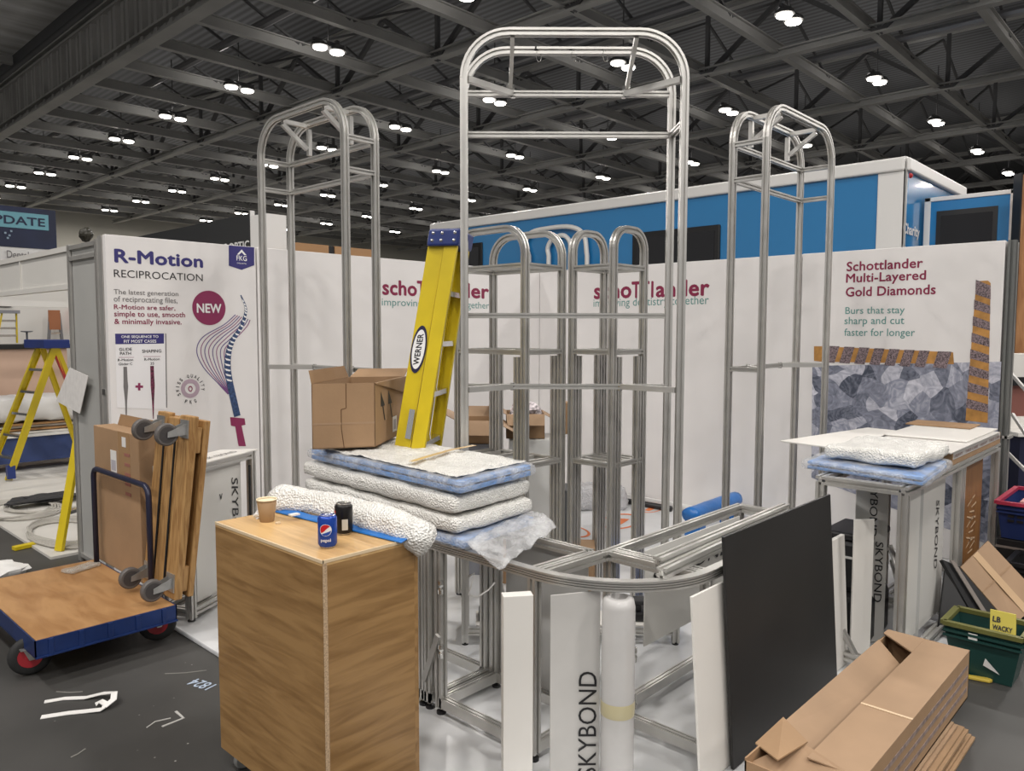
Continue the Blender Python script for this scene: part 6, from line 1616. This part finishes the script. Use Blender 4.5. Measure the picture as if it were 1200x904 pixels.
# open door
XD = 4.06
d0 = atX(1078, 232, XD); d1_ = atX(1193, 219, XD); dz = 3.38; db = .72
y0, y1 = d1_.y, YN - .025
dr = MB().box((XD, y0, db), (XD + .05, y1, dz)).build('door', TB, t)
fr = MB()
for lo, hi in (((XD - .012, y0, dz - .05), (XD + .06, y1, dz)), ((XD - .012, y0 - .01, db), (XD + .06, y0 + .07, dz)), ((XD - .012, y1 - .07, db), (XD + .06, y1, dz)), ((XD - .012, y0, db), (XD + .06, y1, db + .05))): fr.box(lo, hi)
fr.build('door_frame', TW, dr, bevel=.006)
w0 = atX(1098, 248, XD); w1 = atX(1170, 241, XD)
MB().box((XD - .012, w1.y, 2.1), (XD - .001, w0.y, w0.z - .0)).build('door_window', BLACK, dr)
MB().box((XD - .016, w1.y + .05, 2.16), (XD - .011, w0.y - .05, w0.z - .06)).build('door_pane', GLS, dr)
# white hose loops by the trailer
for i, (pts, lab) in enumerate(((((620, 300), (616, 285), (622, 273), (640, 268), (668, 266), (684, 275), (688, 300)), 'taller white hose loop on the trailer side behind the shelf towers'), (((643, 300), (642, 290), (648, 280), (660, 276), (668, 284), (668, 300)), 'smaller white hose loop on the trailer side behind the shelf towers'))):
    P = spline(pts, 6)
    q = [atX(x, y, X_ - .07) for x, y in P]
    q = [V((q[0].x, q[0].y, 1.2))] + q + [V((q[-1].x, q[-1].y, 1.2))]
    tag(MB().tube(q, .038, 8).build('hose_loop', TW, smooth=True), lab, 'hose', 'hose loops')
# stand furniture beyond the right end of the wall
p = atd(1197, 205, 8.5); q = atd(1205, 440, 8.5)
t = thing('timber_wall', 'tall varnished timber wall at the right edge beyond the trailer door', 'partition', (p.x, p.y, 0))
M = Matrix.Translation(V((p.x, p.y, 0))) @ Matrix.Rotation(R(-42), 4, 'Z')
MB().box((0, 0, 0), (1.6, .08, p.z), M).build('timber_face', wood('varnished_timber', (.30, .13, .05), (.45, .23, .10), 3, 'Z', .4, 6), t)
MB().box((-.012, -.02, 0), (.006, .10, p.z + .02), M).build('edge_post', BLACK, t)
t = thing('market_table', 'white topped table with a navy cover at the right edge behind the wall post', 'table', tuple(atd(1200, 560, 7.0)[0:2]) + (0,))
p = atd(1192, 480, 7.2); M = Matrix.Translation(V((p.x, p.y, 0))) @ Matrix.Rotation(R(-44), 4, 'Z')
zt2 = atd(1192, 506, 7.2).z
MB().box((-.05, -.1, zt2 - .04), (1.4, .6, zt2), M).build('table_top', WBOARD, t, bevel=.005)
MB().box((0, -.06, .12), (1.35, .55, zt2 - .04), M).build('cover', mat('navy_cloth', (.01, .012, .04), .6), t)
for x, y in ((.03, 0), (1.3, 0), (.03, .5), (1.3, .5)): MB().bar(M @ V((x, y, 0)), M @ V((x, y, .14)), .04, .04, N=(1, 0, 0)).build('leg', STEEL, t)
MB().box((.0, .2, zt2 + .12), (1.3, .5, zt2 + .42), M).build('shelf_box', mat('maroon_box', (.20, .075, .06), .6), t)
MB().box((-.03, .15, zt2 + .42), (1.33, .55, zt2 + .50), M).build('shelf_top', BLACK, t); MB().box((-.03, .17, zt2 + .0), (1.33, .5, zt2 + .12), M).build('shelf_base', WBOARD, t); MB().box((-.03, .2, zt2 + .5), (1.33, .5, zt2 + .72), M).build('upper_panel', WBOARD, t)
for a, b in (((1185, 438), (1206, 462)), ((1186, 485), (1204, 512)), ((1180, 530), (1206, 556))):
    A_, B_ = atd(*a, 6.9), atd(*b, 6.75); MB().bar(A_, B_, .025, .025).build('brace', ALU_D, t)
